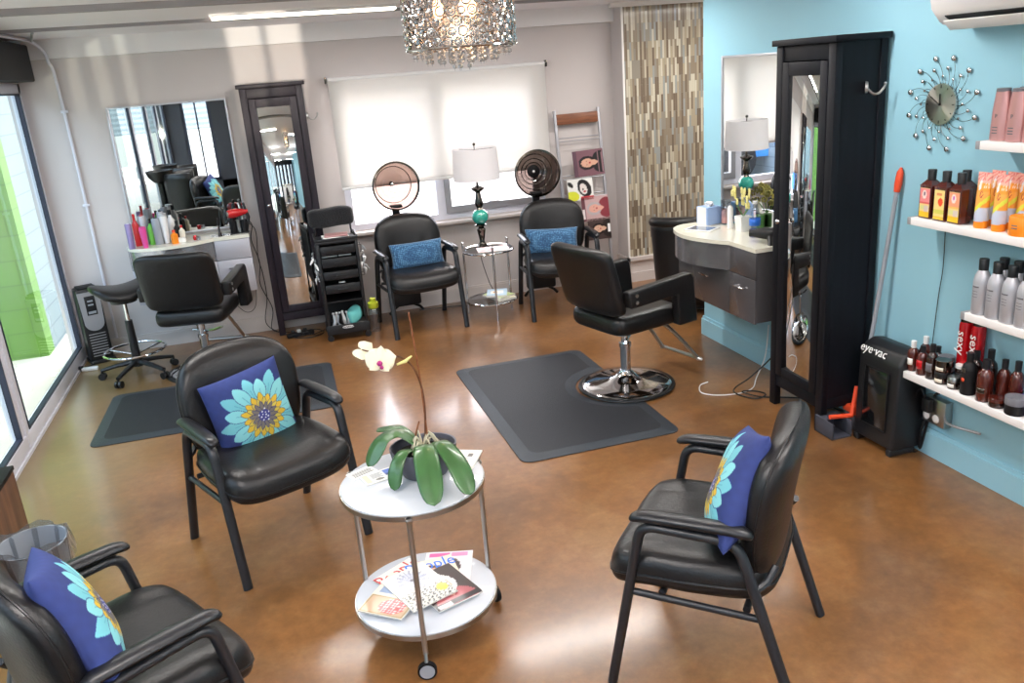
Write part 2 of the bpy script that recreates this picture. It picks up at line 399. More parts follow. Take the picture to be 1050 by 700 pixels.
def text(name, body, size, m, parent, T, ext=.0004, align='CENTER', squeeze=1.):
    cu = bpy.data.curves.new(name, 'FONT'); cu.body = body; cu.size = size; cu.extrude = ext
    cu.align_x = align; cu.align_y = 'CENTER'; cu.resolution_u = 2
    o = bpy.data.objects.new(name, cu); COL.objects.link(o)
    me = bpy.data.meshes.new_from_object(o.evaluated_get(bpy.context.evaluated_depsgraph_get()))
    bpy.data.objects.remove(o); bpy.data.curves.remove(cu)
    me.transform(T @ Matrix.Scale(squeeze, 4, (1, 0, 0))); me.name = name; me.materials.clear(); me.materials.append(m)
    o = bpy.data.objects.new(name, me); COL.objects.link(o); o.parent = parent; return o

def paint(ob, fn):
    """colour attribute 'print' from fn(list of (x,y,z)) -> Nx3 sRGB"""
    me = ob.data; n = len(me.vertices); co = np.empty(n*3); me.vertices.foreach_get('co', co)
    c = np.clip(fn(co.reshape(-1, 3)), 0, 1); c = np.where(c <= .04045, c/12.92, ((c+.055)/1.055)**2.4)
    a = me.color_attributes.new('print', 'FLOAT_COLOR', 'POINT'); a.data.foreach_set('color', np.concatenate([c, np.ones((n, 1))], 1).ravel())
    return ob
def hx(s): return np.array([int(s[i:i+2], 16)/255 for i in (0, 2, 4)])

# ------------------------------------------------------------------ room numbers (metres; camera foot point = origin)
XL, XR, YB, ZC = -1.59, 2.94, 7.19, 2.42
YF = -3.4

def room():
    struct(MB().bx(-1.72, 5.2, YF-.1, 7.4, -.12, 0).build('floor', M['floor'], smooth=False))
    # ceiling slab
    struct(MB().bx(-1.9, 5.2, YF-.1, 7.4, ZC, ZC+.12).build('ceiling', M['ceil'], smooth=False))
    b = MB(); b.bx(XL, 3.12, 7.12, YB, 2.284, ZC); struct(b.build('trim_1', M['white'], smooth=False))
    for i, (y, w, h) in enumerate([(6.12, .03, .02), (4.85, .07, .03)]):  # grey strips draw the ceiling seams and paint in a beam's shadow line
        struct(MB().bx(-1.7, 3.9, y-w/2, y+w/2, ZC-h, ZC).build('trim_%d' % (i+2), M['ceilgrey'], smooth=False))
    # back wall with window opening x .64-2.42, z .75-1.93
    b = MB(); y0, y1 = YB, YB+.16
    b.bx(XL-.1, .64, y0, y1, 0, ZC).bx(2.42, 3.3, y0, y1, 0, ZC).bx(.64, 2.42, y0, y1, 0, .75).bx(.64, 2.42, y0, y1, 1.93, ZC)
    struct(b.build('wall_back', M['beige'], smooth=False))
    b = MB(); b.bx(XL, 3.12, 7.172, YB, 0, .11).bx(XL, 3.12, 7.178, YB, .11, .125); struct(b.build('baseboard_back', M['beige2'], smooth=False))
    # tiled alcove wall that stands forward of the back wall
    b = MB(); b.bx(3.12, 5.1, 6.97, 7.35, .23, 2.392, mi=0); struct(b.build('wall_tiled', M['tile'], smooth=False))
    b = MB(); b.bx(3.12, 3.135, 6.965, YB, 0, ZC); b.bx(3.09, 3.12, 6.965, YB, .2, .235)
    b2 = MB(); b2.bx(3.108, 3.121, 6.962, YB, 0, ZC); struct(b2.build('wall_return', M['beige'], smooth=False))
    b = MB(); b.bx(3.121, 5.1, 6.95, 6.97, 0, .2).bx(3.09, 5.1, 6.925, 6.97, .2, .232); b.bx(3.09, 3.108, 6.925, YB, .2, .232); b.bx(3.121, 5.1, 6.94, 6.97, 0, .09)
    struct(b.build('trim_4', M['beige2'], smooth=False))
    b = MB(); b.bx(3.106, 3.122, 6.955, 6.97, .232, 2.392).bx(3.0, 5.1, 6.93, 6.97, 2.385, 2.42); struct(b.build('trim_5', M['trimw'], smooth=False))
    struct(MB().bx(4.9, 5.05, 5.0, 7.0, 0, ZC).build('wall_alcove', M['beige'], smooth=False))
    # aqua wall (free end at y 5.27)
    struct(MB().bx(XR, XR+.14, YF, 5.27, 0, ZC).build('wall_right', M['blue'], smooth=False))
    b = MB(); b.bx(XR-.018, XR+.158, YF, 5.285, 0, .12).bx(XR-.01, XR+.15, YF, 5.278, .12, .14); struct(b.build('baseboard_right', M['bluetrim'], smooth=False))
    # rear corner wall far right
    struct(MB().bx(3.08, 5.1, 4.9, 5.0, 0, ZC).build('wall_corridor', M['beige'], smooth=False))
    # back window
    w = bpy.data.objects.new('window_1', None); COL.objects.link(w); struct(w); w.location = (0, 7.24, 0)
    f = MB(); Y = (-.03, .04)
    f.bx(.64, .70, *Y, .75, 1.93).bx(2.36, 2.42, *Y, .75, 1.93).bx(.70, 2.36, *Y, .75, .80).bx(.70, 2.36, *Y, 1.88, 1.93).bx(1.425, 1.50, *Y, .80, 1.88)
    f.build('window_frame', M['aluw'], w, smooth=False)
    f = MB(); Y = (-.05, -.01)
    f.bx(1.50, 1.55, *Y, .80, 1.88).bx(2.31, 2.36, *Y, .80, 1.88).bx(1.55, 2.31, *Y, .80, .86).bx(1.55, 2.31, *Y, 1.3, 1.34); f.bx(1.88, 1.98, -.065, -.05, .855, .87)
    f.build('window_sash', M['greymetal'], w, smooth=False)
    MB().add([(.68, .005, .78), (2.38, .005, .78), (2.38, .005, 1.9), (.68, .005, 1.9)], [(0, 1, 2, 3)]).build('pane', M['glass'], w, smooth=False)
    s = MB(); s.bx(.55, 2.5, -.13, .0, .715, .742, .006); s.build('window_sill', M['beige2'], w)
    # left glass front
    w = bpy.data.objects.new('window_2', None); COL.objects.link(w); struct(w); w.location = (XL, 0, 0)
    f = MB(); g = MB(); k = MB()
    ys = [7.19, 5.27, 3.35, 1.45, -.45, -2.0, YF]
    for a, c in zip(ys[1:], ys[:-1]):
        f.bx(-.06, .0, a+.02, a+.085, 0, 2.13, .004).bx(-.06, .0, c-.085, c-.02, 0, 2.13, .004)
        f.bx(-.05, .01, a+.02, c-.02, 0.02, .11, .004).bx(-.05, .0, a+.02, c-.02, 2.06, 2.13, .004)
        k.bx(-.03, .004, a+.085, a+.097, .11, 2.06).bx(-.03, .004, c-.097, c-.085, .11, 2.06).bx(-.03, .004, a+.098, c-.098, .11, .122).bx(-.03, .004, a+.098, c-.098, 2.05, 2.06)
        g.add([(-.02, a+.085, .11), (-.02, c-.085, .11), (-.02, c-.085, 2.06), (-.02, a+.085, 2.06)], [(0, 1, 2, 3)])
    f.bx(-.1, .02, YF, 7.19, 0, .02)
    for a in ys[1:-1]: f.bx(-.07, .012, a-.02, a+.02, 0, 2.13)
    f.build('window_frame', M['aluw'], w); k.build('gasket', M['seal'], w, smooth=False); g.build('pane', M['doorglass'], w, smooth=False)
    struct(MB().bx(XL-.12, XL, YF, 7.35, 2.13, ZC).build('wall_left', M['beige'], smooth=False))
    o = MB().bx(XL+.002, XL+.13, 3.0, 7.1, 2.135, 2.385, .01).build('shade_housing', M['blackm']); tag(o, 'long black roller shade housing above the glass front', 'shade housing')
    # front wall behind the camera: piers and tall windows
    b = MB(); ps = [-1.7, -1.3, -.75, -.45, .1, .5, 1.05, 1.45, 2.0, 2.4, 2.75, 3.08]
    for i in range(0, 12, 2): b.bx(ps[i], ps[i+1], YF-.12, YF, 0, ZC)
    b.bx(-1.7, 3.08, YF-.12, YF, 2.2, ZC).bx(-1.7, 3.08, YF-.12, YF, 0, .3)
    struct(b.build('wall_front', M['beigedark'], smooth=False))
    w = bpy.data.objects.new('window_3', None); COL.objects.link(w); struct(w); w.location = (0, YF-.06, 0)
    f = MB(); g = MB()
    for a, c in ((-1.3, -.75), (-.45, .1), (.5, 1.05), (1.45, 2.0), (2.4, 2.75)):
        f.bx(a, a+.06, -.03, .03, .3, 2.2).bx(c-.06, c, -.03, .03, .3, 2.2).bx(a, c, -.03, .03, .3, .36).bx(a, c, -.03, .03, 2.14, 2.2)
        for q in (.27, .54, .78) if False else (.5,): f.bx(a+(c-a)*q-.015, a+(c-a)*q+.015, -.02, .02, .36, 2.14)
        g.add([(a, 0, .33), (c, 0, .33), (c, 0, 2.17), (a, 0, 2.17)], [(0, 1, 2, 3)])
    f.build('window_frame', M['seal'], w, smooth=False); g.build('pane', M['glass'], w, smooth=False)
    # conduit on the back wall, running under the ceiling at the left
    c = thing('wall_conduit', 'thin white conduit pipe curving from ceiling down the left wall corner', 'conduit', (-1.36, 7.16, 0))
    b = MB(); b.tube([(-.075, -1.9, 2.402), (-.07, -.9, 2.402), (-.04, -.25, 2.398), (-.005, -.075, 2.34), (.012, -.055, 2.26), (.022, .005, 2.15), (.03, .01, 1.6), (.03, .01, .7), (.03, .01, .13)], .011, 8, smooth=6); b.build('pipe', M['aluw'], c)
    b = MB(); b.tube([(-.04, -.2, 2.398), (.12, -.9, 2.407)], .009, 8); b.build('branch_pipe', M['greymetal'], c)
    for z in (1.9, 1.2, .5): b = MB(); b.bx(.005, .055, .0, .014, z, z+.02, .002); b.build('clip', M['aluw'], c)
room()

def exterior():
    struct(MB().bx(-14, 16, 7.4, 30, -.25, -.02).build('ground', M['asphalt'], smooth=False))
    struct(MB().bx(-14, -1.72, -14, 7.4, -.25, -.02).build('ground', M['asphalt'], smooth=False))
    struct(MB().bx(-1.72, 16, -20, YF-.1, -.25, -.02).build('ground', M['asphalt'], smooth=False))
    # green block wall and pale siding outside the glass front
    tag(MB().bx(-9, -1.93, 7.5, 7.7, -.25, 4.2).build('block_wall', M['green_wall'], smooth=False), 'lime green painted block wall outside the glass front', 'wall')
    tag(MB().bx(-2.2, -1.93, 7.7, 14, -.25, 4.2).build('siding_wall', M['siding'], smooth=False), 'pale blue siding wall beyond the lime green block wall', 'wall')
    tag(MB().bx(-3, 12, 23, 23.4, -.02, 1.6).build('brick_wall', M['brick'], smooth=False), 'red brick wall seen far through the back window', 'wall')
    tag(MB().bx(-40, 40, -46, -45, -.25, 9).build('exterior_sky_block', M['siding'], smooth=False), 'added pale building out of view across the street, dimming the reflected sky', 'building')  # unseen block added to lower the sky brightness in the mirrors
    tag(MB().bx(-6.2, -6, -12, 7.4, -.25, 3.4).build('exterior_sky_block', M['siding'], smooth=False), 'added pale building out of view beyond the glass front, dimming the sky', 'building')  # added as well, shuts off sky behind the left glass
    def car(x, y, rz, paint, label):
        c = thing('parked_car', label, 'car', (x, y, -.02), rz)
        prof = [(-2.2, .35), (-2.2, .75), (-1.9, .9), (-1.2, .98), (-.7, 1.42), (.7, 1.45), (1.35, 1.0), (2.1, .88), (2.25, .7), (2.25, .35)]
        b = MB(); T = Matrix.Rotation(PI/2, 4, 'X'); b.prism(prof[::-1], -.85, .85, T=T); b.build('body', paint, c, ang=25)
        b = MB(); b.prism([(-1.12, 1.0), (-.66, 1.38), (.66, 1.4), (1.25, 1.01)][::-1], -.87, .87, T=T); b.build('window', M['carglass'], c, ang=25)
        for sx in (-1.4, 1.4):
            for sy in (-.8, .8):
                b = MB(); b.cyl((sx, sy-.1, .33), (sx, sy+.1, .33), .33, seg=20); b.build('wheel', M['black'], c)
    car(-2.9, 12.6, .15, M['carpaint'], 'blue parked car outside, seen in the mirror of the aqua wall')
    car(2.2, 19.0, -.1, M['carred'], 'faded red parked car far outside the back window')
exterior()

# ------------------------------------------------------------------ guest chairs
def arc_path(p0, p1, p2, r, n=5):
    """corner at p1 rounded with radius-ish r"""
    p0, p1, p2 = map(Vector, (p0, p1, p2)); a = p1+(p0-p1).normalized()*r; c = p1+(p2-p1).normalized()*r
    return [a*(1-t)**2+p1*2*t*(1-t)+c*t*t for t in [i/n for i in range(n+1)]]

def make_guest_chair(label):
    t = thing('guest_chair', label, 'chair')
    F = M['blackframe']
    for s in (-1, 1):
        A = Vector((s*.288, -.158, .612)); B = Vector((s*.286, .13, .602))
        b = MB(); b.tube([(s*.292, -.27, 0), (s*.288, -.17, .55)], .0165, 12, squash=(1, 1.25)); b.build('leg', F, t)
        b = MB(); b.tube([(s*.291, .325, 0), (s*.287, .16, .52)], .0165, 12, squash=(1, 1.25)); b.build('leg', F, t)
        b = MB(); pts = [Vector((s*.288, -.17, .55))]+arc_path((s*.288, -.17, .55), A, B, .05)+arc_path(A, B, (s*.287, .16, .52), .05)+[Vector((s*.287, .16, .52))]
        b.tube(pts, .0165, 12, squash=(1, 1.25)); b.build('arm_frame', F, t)
        b = MB()
        def arm(u, v, s=s):
            u = (1-math.cos(PI*u))/2; y = -.195+.375*u; a = 2*PI*v
            end = max(0, 1-abs(2*u-1)**16)**.5
            wd = (.031-.006*abs(2*u-1)**2)*end; th = .017*end
            drop = .012*max(0, (.16-u)/.16)**2+.012*max(0, (u-.85)/.15)**2
            return (s*.287+wd*math.cos(a), y, .641-drop+th*math.sin(a)+.004*math.sin(u*PI))
        b.grid(arm, 22, 14); o = b.build('armrest', M['arm'], t); merge(o)
    b = MB()
    b.tube([(-.27, .16, .365), (.27, .16, .365)], .012, 10).tube([(-.27, -.1, .368), (.27, -.1, .368)], .012, 10)
    for s in (-1, 1): b.tube([(s*.286, -.207, .365), (s*.289, .21, .355)], .012, 10)
    b.build('seat_frame', F, t)
    # seat
    def gseat(x, y): return .008*math.exp(-((abs(x)-.55)/.03)**2)*(1 if y < 1 else 0)+.006*math.exp(-((y-.25)/.03)**2)*(abs(x) < .55)
    def wseat(x, y, z):
        front = max(0, (-y-.1)/.18)
        return (x*(1+.04*front)*(1-.08*max(0, y/.25)), y-.03, z+.417-.035*front**2+.012*(x/.26)**2-(.0 if z > 0 else 0))
    b = MB(); cushion(b, .575, .535, .16, 30, 5, 9, wseat, grooves=(gseat,), bottom=.75); o = b.build('seat', M['leather'], t); merge(o)
    b = MB()
    rim = []
    for k in range(60):
        a = 2*PI*k/60; ca, sa = math.cos(a), math.sin(a); r = (abs(ca)**5+abs(sa)**5)**(-1/5)
        rim.append(Vector(wseat(ca*r*.5765/2, sa*r*.5365/2, 0)))
    b.tube(rim, .0045, 6, closed=True); b.build('piping', M['leather'], o)
    # back rest: rounded, wider shoulders, wraps forward
    def wback(x, y, z):      # cushion local: x width, y height, z thickness (front = +z)
        h = (y+.255)/.51
        w = x*(1+.02*math.sin(h*PI)-.09*(1-h)**2)
        yy = .188+.075*h-.012*math.sin(h*PI)
        return (w, yy-z-.55*w*w*(.5+.5*h), .40+.50*h+(-.012*(x/.25)**2 if h > .5 else 0))
    def gb(x, y): return .011*math.exp(-((abs(x)-.52)/.022)**2)
    b = MB(); cushion(b, .55, .51, .125, 30, 3.4, 6, wback, grooves=(gb,), bottom=.7); o = b.build('backrest', M['leather'], t); merge(o)
    b = MB(); rim = []
    for k in range(72):
        a = 2*PI*k/72; ca, sa = math.cos(a), math.sin(a); r = (abs(ca)**3.4+abs(sa)**3.4)**(-1/3.4)
        rim.append(Vector(wback(ca*r*.5515/2, sa*r*.5115/2, 0)))
    b.tube(rim, .0035, 6, closed=True); b.build('piping', M['leather'], o)
    for s in (-1, 1):
        b = MB(); b.tube([(s*.286, .19, .45), (s*.25, .215, .46), (s*.215, .235, .5)], .012, 8)
        b.build('back_bracket', F, t)
    return t

CH = [((-.168, 3.582), .42, 'black vinyl armchair with flower pillow, standing on floor left of the round orchid trolley', 'black vinyl armchairs with flower pillows'),
      ((1.25, 2.19), -2.305, 'black vinyl armchair with flower pillow at lower right, facing away from the camera', 'black vinyl armchairs with flower pillows'),
      ((-.606, 2.249), 2.105, 'black vinyl armchair with flower pillow cut off by the bottom left corner', 'black vinyl armchairs with flower pillows'),
      ((1.085, 6.616), .099, 'black vinyl armchair under the hair dryer hood beside the tool trolley', 'black vinyl armchairs at the dryer hoods'),
      ((2.246, 6.442), -.118, 'black vinyl armchair under the hair dryer hood beside the magazine ladder', 'black vinyl armchairs at the dryer hoods')]
proto = make_guest_chair(CH[0][2])
chairs = [proto]
for c in CH[1:]: chairs.append(dup(proto, label=c[2]))
for o, c in zip(chairs, CH):
    o.location = (*c[0][:2], 0); o.rotation_euler = (0, 0, c[1]); o['label'] = c[2]; o['group'] = c[3]

# ------------------------------------------------------------------ pillows
def pillow_mesh(w, h, t, n, mi=None, fn=None):
    b = MB()
    for side in (1, -1):
        vs = []
        for j in range(n+1):
            for i in range(n+1):
                u = i/n*2-1; v = j/n*2-1
                k = (max(0, 1-abs(u)**2.6)*max(0, 1-abs(v)**2.6))**.5
                pin = 1-.055*(1-v*v)*abs(u)**3; pin2 = 1-.055*(1-u*u)*abs(v)**3
                vs.append((u*w/2*pin, v*h/2*pin2, side*t/2*k*(1+.03*math.sin(5*u+2*v))))
        W = n+1
        b.add(vs, [(j*W+i, j*W+i+1, (j+1)*W+i+1, (j+1)*W+i) for j in range(n) for i in range(n)], 0)
    return b

def flower(co, w, cx=.075, cy=-.08):
    base = hx('2a376e'); out = np.tile(base, (len(co), 1))
    x = (co[:, 0]/w*2-cx*2)/1.32; y = (co[:, 1]/w*2-cy*2)/1.32; front = co[:, 2] >= -1e-6
    wv = .03*np.sin(x*40)*np.sin(y*37); out *= (1+wv)[:, None]
    def petals(N, off, r0, r1, wd, col, edge, tip=.55, sq=1.):
        for i in range(N):
            a = 2*PI*(i+off)/N; ca, sa = math.cos(a), math.sin(a)
            rr = r1*(1+.06*math.sin(i*2.4))
            s = (x*ca+y*sa-r0)/(rr-r0); tt = (-x*sa+y*ca)
            sc = np.clip(s, 0, 1); prof = wd*(np.where(sc < tip, np.sin(sc/tip*PI/2)**.8, np.cos((sc-tip)/(1-tip)*PI/2)**.62))
            ins = (s > 0) & (s < 1) & (abs(tt) < prof) & front
            out[ins] = edge
            ins2 = (s > .02) & (s < .985) & (abs(tt) < prof-.012) & front
            out[ins2] = col
            if sq > 1:
                vein = ins2 & (abs(tt) < .006) & (s < .6); out[vein] = hx('5aa8bb')
    petals(9, .5, .22, .80, .125, hx('79c6d2'), hx('2a3a80'), .6, 2)
    petals(9, 0, .22, .72, .125, hx('8ed8de'), hx('2c3c84'), .6, 2)
    petals(15, .5, .16, .42, .062, hx('e3bd3c'), hx('6f5f50'))
    petals(15, 0, .12, .33, .045, hx('d9c44e'), hx('5a5560'))
    petals(14, .5, .0, .27, .045, hx('77706a'), hx('3a3a66'))
    r = np.hypot(x, y); out[(r < .11) & front] = hx('3a3f8a')
    for k in range(12):
        a = k*2.4; rr = .03+.0085*k
        d = np.hypot(x-rr*math.cos(a), y-rr*math.sin(a)); out[(d < .014) & front] = hx('eef2fa')
    return out

def local_on_chair(ch, v, w, extra=0.):
    """world matrix of a pillow leaning in a chair; pillow +z faces the front (-y of the chair)"""
    x, y, z, tilt, yaw, roll = v
    return ch.matrix_basis @ Matrix.Translation((x, y, z)) @ Matrix.Rotation(yaw, 4, 'Z') @ Matrix.Rotation(-tilt, 4, 'X') @ Matrix.Rotation(PI/2, 4, 'X') @ Matrix.Rotation(roll, 4, 'Z')

pb = pillow_mesh(.37, .37, .13, 150).build('throw_pillow', M['fabric'], ang=80); merge(pb)
paint(pb, lambda co: flower(co, .37))
PILL = [(chairs[0], (-.01, .085, .618, .12, .02, .12), 'navy throw pillow with aqua and yellow flower, facing forward, in armchair left of trolley'),
        (chairs[1], (.095, .095, .685, .38, .2, .36-PI/2), 'navy flower throw pillow seen edge-on in the lower right armchair'),
        (chairs[2], (-.085, .095, .70, .36, -.2, -.25), 'navy flower throw pillow in the armchair cut off at bottom left')]
for i, (c, v, l) in enumerate(PILL):
    o = pb if i == 0 else pb.copy()
    if i: COL.objects.link(o)
    c.matrix_basis = Matrix.Translation(c.location) @ Matrix.Rotation(c.rotation_euler.z, 4, 'Z')
    o.matrix_world = local_on_chair(c, v, .37); tag(o, l, 'pillow', 'navy flower throw pillows')
lb = pillow_mesh(.45, .215, .11, 36).build('lumbar_pillow', M['knit'], ang=80); merge(lb)
for i, (c, v, l) in enumerate([(chairs[3], (.03, .06, .583, .2, 0, 0), 'blue knitted lumbar pillow in the dryer chair beside the tool trolley'),
                               (chairs[4], (-.037, .06, .58, .2, 0, -.05), 'blue knitted lumbar pillow in the dryer chair beside the magazine ladder')]):
    o = lb if i == 0 else lb.copy()
    if i: COL.objects.link(o)
    c.matrix_basis = Matrix.Translation(c.location) @ Matrix.Rotation(c.rotation_euler.z, 4, 'Z')
    o.matrix_world = local_on_chair(c, v, .45); tag(o, l, 'pillow', 'blue knitted lumbar pillows')

# ------------------------------------------------------------------ mirror cabinets
def make_cabinet(label, depth, m, loc, rz, swing=0.):
    """front face at local y=0, body behind (+y), x 0..0.49"""
    t = thing('mirror_cabinet', label, 'cabinet', loc, rz)
    W, H, D = .49, 2.0, depth
    b = MB(); p = .052
    for x in (.008, W-.008-p):
        b.bx(x, x+p, .004, .004+.04, 0, H-.03, .003); b.bx(x, x+p, D-.044, D-.004, 0, H-.03, .003)
    b.bx(.016, .03, .03, D-.03, .13, H-.03).bx(W-.03, W-.016, .03, D-.03, .13, H-.03)
    b.bx(.03, W-.03, D-.02, D-.01, .13, H-.03).bx(p, W-p, .012, .03, .12, .185, .002).bx(p, W-p, .012, .03, H-.105, H-.03, .002)
    b.bx(.03, W-.03, .03, D-.02, .17, .19).bx(.012, .03, .02, D-.02, .12, .18, .002).bx(W-.03, W-.012, .02, D-.02, .12, .18, .002)
    b.build('body', m, t)
    b = MB(); b.bx(-.012, W+.012, -.014, D, H-.03, H, .004); b.build('crown', m, t)
    x0, x1, z0, z1 = .064, W-.064, .192, H-.11
    d = MB(); s = .055; y = (.002, .024)
    d.bx(x0, x0+s, *y, z0, z1, .003).bx(x1-s, x1, *y, z0, z1, .003).bx(x0+s, x1-s, *y, z0, z0+s, .003).bx(x0+s, x1-s, *y, z1-s-.01, z1, .003)
    d.bx(x0+s, x1-s, .018, .024, z0+s, z1-s)
    hinge = Vector((x1, .012, 0)); d.v = [tuple(Vector(q)-hinge) for q in d.v]
    dd = d.build('door', m, t); dd.location = hinge; dd.rotation_euler.z = swing
    g = MB(); g.T = Matrix.Translation(-hinge); g.box(((x0+x1)/2, .014, (z0+z1)/2), (x1-x0-2*s, .008, z1-z0-2*s), .003); g.build('mirror', M['mirror'], dd)
    k = MB(); k.T = Matrix.Translation(-hinge); k.cyl((x0+s*.5, .002, 1.08), (x0+s*.5, -.016, 1.08), .005, seg=12); k.sphere((x0+s*.5, -.024, 1.08), .0145); k.build('knob', M['chrome'], dd)
    return t
c1 = make_cabinet('tall narrow black-brown mirror cabinet against the grey wall between left mirror and window', .22, M['cabinet'], (-.075, 6.945, 0), 0)
c2 = make_cabinet('tall black mirror cabinet standing against the aqua wall beside the grey vanity', .30, M['cabinet_b'], (2.628, 3.97, 0), -PI/2)
def make_hook(label, loc, rz):
    t = thing('coat_hook', label, 'hook', loc, rz)
    b = MB(); b.lathe([(.0, .016), (.018, .012), (.02, .004), (.02, 0)], T=Matrix.Rotation(PI/2, 4, 'X'), sx=1, sy=1.4); b.build('plate', M['steel'], t)
    b = MB(); b.tube([(0, -.01, -.005), (0, -.035, -.03), (0, -.06, -.03), (0, -.082, -.005), (0, -.088, .012)], .0055, 8, smooth=4); b.sphere((0, -.088, .014), .008); b.build('prong', M['steel'], t)
    return t
# hook on the side panel of cabinet 2 faces -y ; on cabinet 1 faces +x
make_hook('curved chrome hook on the side of the black cabinet by the aqua wall', (2.80, 3.484, 1.755), .9)
make_hook('small chrome hook on the right side of the cabinet by the window', (.415, 7.06, 1.73), PI/2)

# ------------------------------------------------------------------ styling chairs
def make_styling_chair(label, loc, rz, base=True, post_top=.4):
    t = thing('styling_chair', label, 'chair', loc, rz)
    L = M['leather']
    def ws(x, y, z): return (x, y-.02, z+.465-.012*max(0, (-y-.1)/.15)**2)
    b = MB(); cushion(b, .50, .53, .13, 24, 7, 12, ws, bottom=.95); o = b.build('seat', L, t); merge(o)
    def wb(x, y, z): return (x, .21+.1*(y+.18)/.36-z-.35*x*x+.03, .742+y+0*z)
    b = MB(); cushion(b, .54, .42, .10, 24, 7, 12, wb, bottom=.9); o = b.build('backrest', L, t); merge(o)
    k = MB()
    for s in (-1, 1): k.sphere((0, .31, .73), .008)
    k.build('button', M['chrome'], o)
    for s in (-1, 1):
        b = MB(); T = Matrix(((0, 0, 1, 0), (1, 0, 0, 0), (0, 1, 0, 0), (0, 0, 0, 1)))   # prism xy -> (y,z), extrude x
        poly = [(.21, .60), (.22, .70), (-.26, .728), (-.28, .70), (-.31, .42), (-.16, .42), (-.15, .615)]
        poly = poly[::-1]
        bm = bmesh.new(); vs = [bm.verts.new((0, p[0], p[1])) for p in poly]; f = bm.faces.new(vs)
        r = bmesh.ops.extrude_face_region(bm, geom=[f]); ev = [g for g in r['geom'] if isinstance(g, bmesh.types.BMVert)]
        for v in ev: v.co.x += .068
        for v in bm.verts: v.co.x += (s*.29-.034)
        bmesh.ops.bevel(bm, geom=list(bm.edges), offset=.013, segments=3, profile=.5, affect='EDGES'); bm.verts.index_update()
        b.add([v.co[:] for v in bm.verts], [[v.index for v in f.verts] for f in bm.faces]); bm.free()
        o = b.build('arm', L, t, ang=60)
        k = MB()
        for z in (.635, .675):
            x = s*(.29+.034); k.cyl((x-.002*s, .17, z), (x+.006*s, .17, z), .0105, seg=14)
        k.build('bolt', M['steel'], o)
    b = MB(); b.cyl((0, 0, .07), (0, 0, .27), .032, seg=24); b.cyl((0, 0, .22), (0, 0, .4), .025, seg=24); b.cyl((0, 0, .255), (0, 0, .28), .038, seg=24)
    b.build('hydraulic_post', M['chrome'], t)
    b = MB(); b.bx(-.11, .11, -.11, .11, .385, .405, .004); b.tube([(-.02, .0, .30), (-.12, .09, .33), (-.2, .16, .365)], .008, 8); b.tube([(0, 0, .29), (.06, -.09, .29), (.1, -.1, .29)], .009, 8)
    b.build('pedal_lever', M['chrome'], t)
    if base:
        b = MB(); b.lathe([(.0, .10), (.042, .10), (.05, .085), (.075, .06), (.13, .042), (.2, .032), (.26, .022), (.288, .008), (.29, 0.004)], seg=56); b.build('base', M['chrome'], t)
        b = MB(); b.lathe([(.285, .012), (.302, .008), (.305, 0), (.29, 0)], seg=56); b.build('base_ring', M['black'], t)
    b = MB()
    for s in (-1, 1): b.tube([(s*.11, -.1, .40), (s*.12, -.24, .36), (s*.165, -.46, .10)], .0125, 10, smooth=4, squash=(1, 1))
    b.tube([(-.165, -.455, .10), (-.16, -.475, .095), (.16, -.475, .095), (.165, -.455, .10)], .0125, 10, smooth=3)
    b.build('footrest', M['steel'], t)
    return t
make_styling_chair('black box-arm styling chair on chrome disc base, on the rubber mat before the vanity', (2.0, 4.58, 0.012), 1.85)
make_styling_chair('black box-arm styling chair seen from behind at the left styling station', (-.60, 6.34, 0.0), 2.91)

# ------------------------------------------------------------------ mats
def salon_mat(label, loc, rz, W, D, cut):
    t = thing('floor_mat', label, 'mat', loc, rz)
    def outline(ins):
        w, d = W/2-ins, D/2-ins; pts = []
        r = .06
        for cx, cy, a0 in ((w-r, -d+r, -PI/2), (w-r, d-r, 0), (-w+r, d-r, PI/2), (-w+r, -d+r, PI)):
            for k in range(6): pts.append([cx+r*math.cos(a0+k*PI/10), cy+r*math.sin(a0+k*PI/10)])
        if cut:   # round notch on +x side
            cx, cy, cr = cut; cr += ins
            top = []; dx = w-cx
            a1 = math.asin(0)
            th = math.acos(max(-1, min(1, dx/cr)))
            arc = [(cx+cr*math.cos(a), cy+cr*math.sin(a)) for a in [th_ for th_ in np.linspace(-th, -2*PI+th, 40)]]
            # insert between right-bottom and right-top corners
            pts = pts[:6]+[list(p) for p in arc]+pts[6:]
        return pts
    a, c = outline(0), outline(.07); n = len(a)
    b = MB(); vs = [(x, y, 0) for x, y in a]+[(x, y, .004) for x, y in a]+[(x, y, .013) for x, y in c]
    fs = [(i, (i+1) % n, n+(i+1) % n, n+i) for i in range(n)]+[(n+i, n+(i+1) % n, 2*n+(i+1) % n, 2*n+i) for i in range(n)]
    b.add(vs, fs); b.build('bevelled_edge', M['mat_edge'], t, smooth=False)
    bm = bmesh.new(); v = [bm.verts.new((x, y, .013)) for x, y in c]; f = bm.faces.new(v); bmesh.ops.triangulate(bm, faces=[f]); bm.verts.index_update()
    b = MB(); b.add([v.co[:] for v in bm.verts], [[v.index for v in f.verts] for f in bm.faces]); bm.free(); b.build('surface', M['mat'], t, smooth=False)
    return t
salon_mat('large black rubber floor mat with round cut-out under the chrome chair base', (1.525, 4.60, .001), 0.0, .92, 1.58, (.47, 0, .31))
salon_mat('smaller black rubber floor mat lying behind the left armchair with flower pillow', (-.49, 5.59, .001), -.02, 1.5, .93, None)

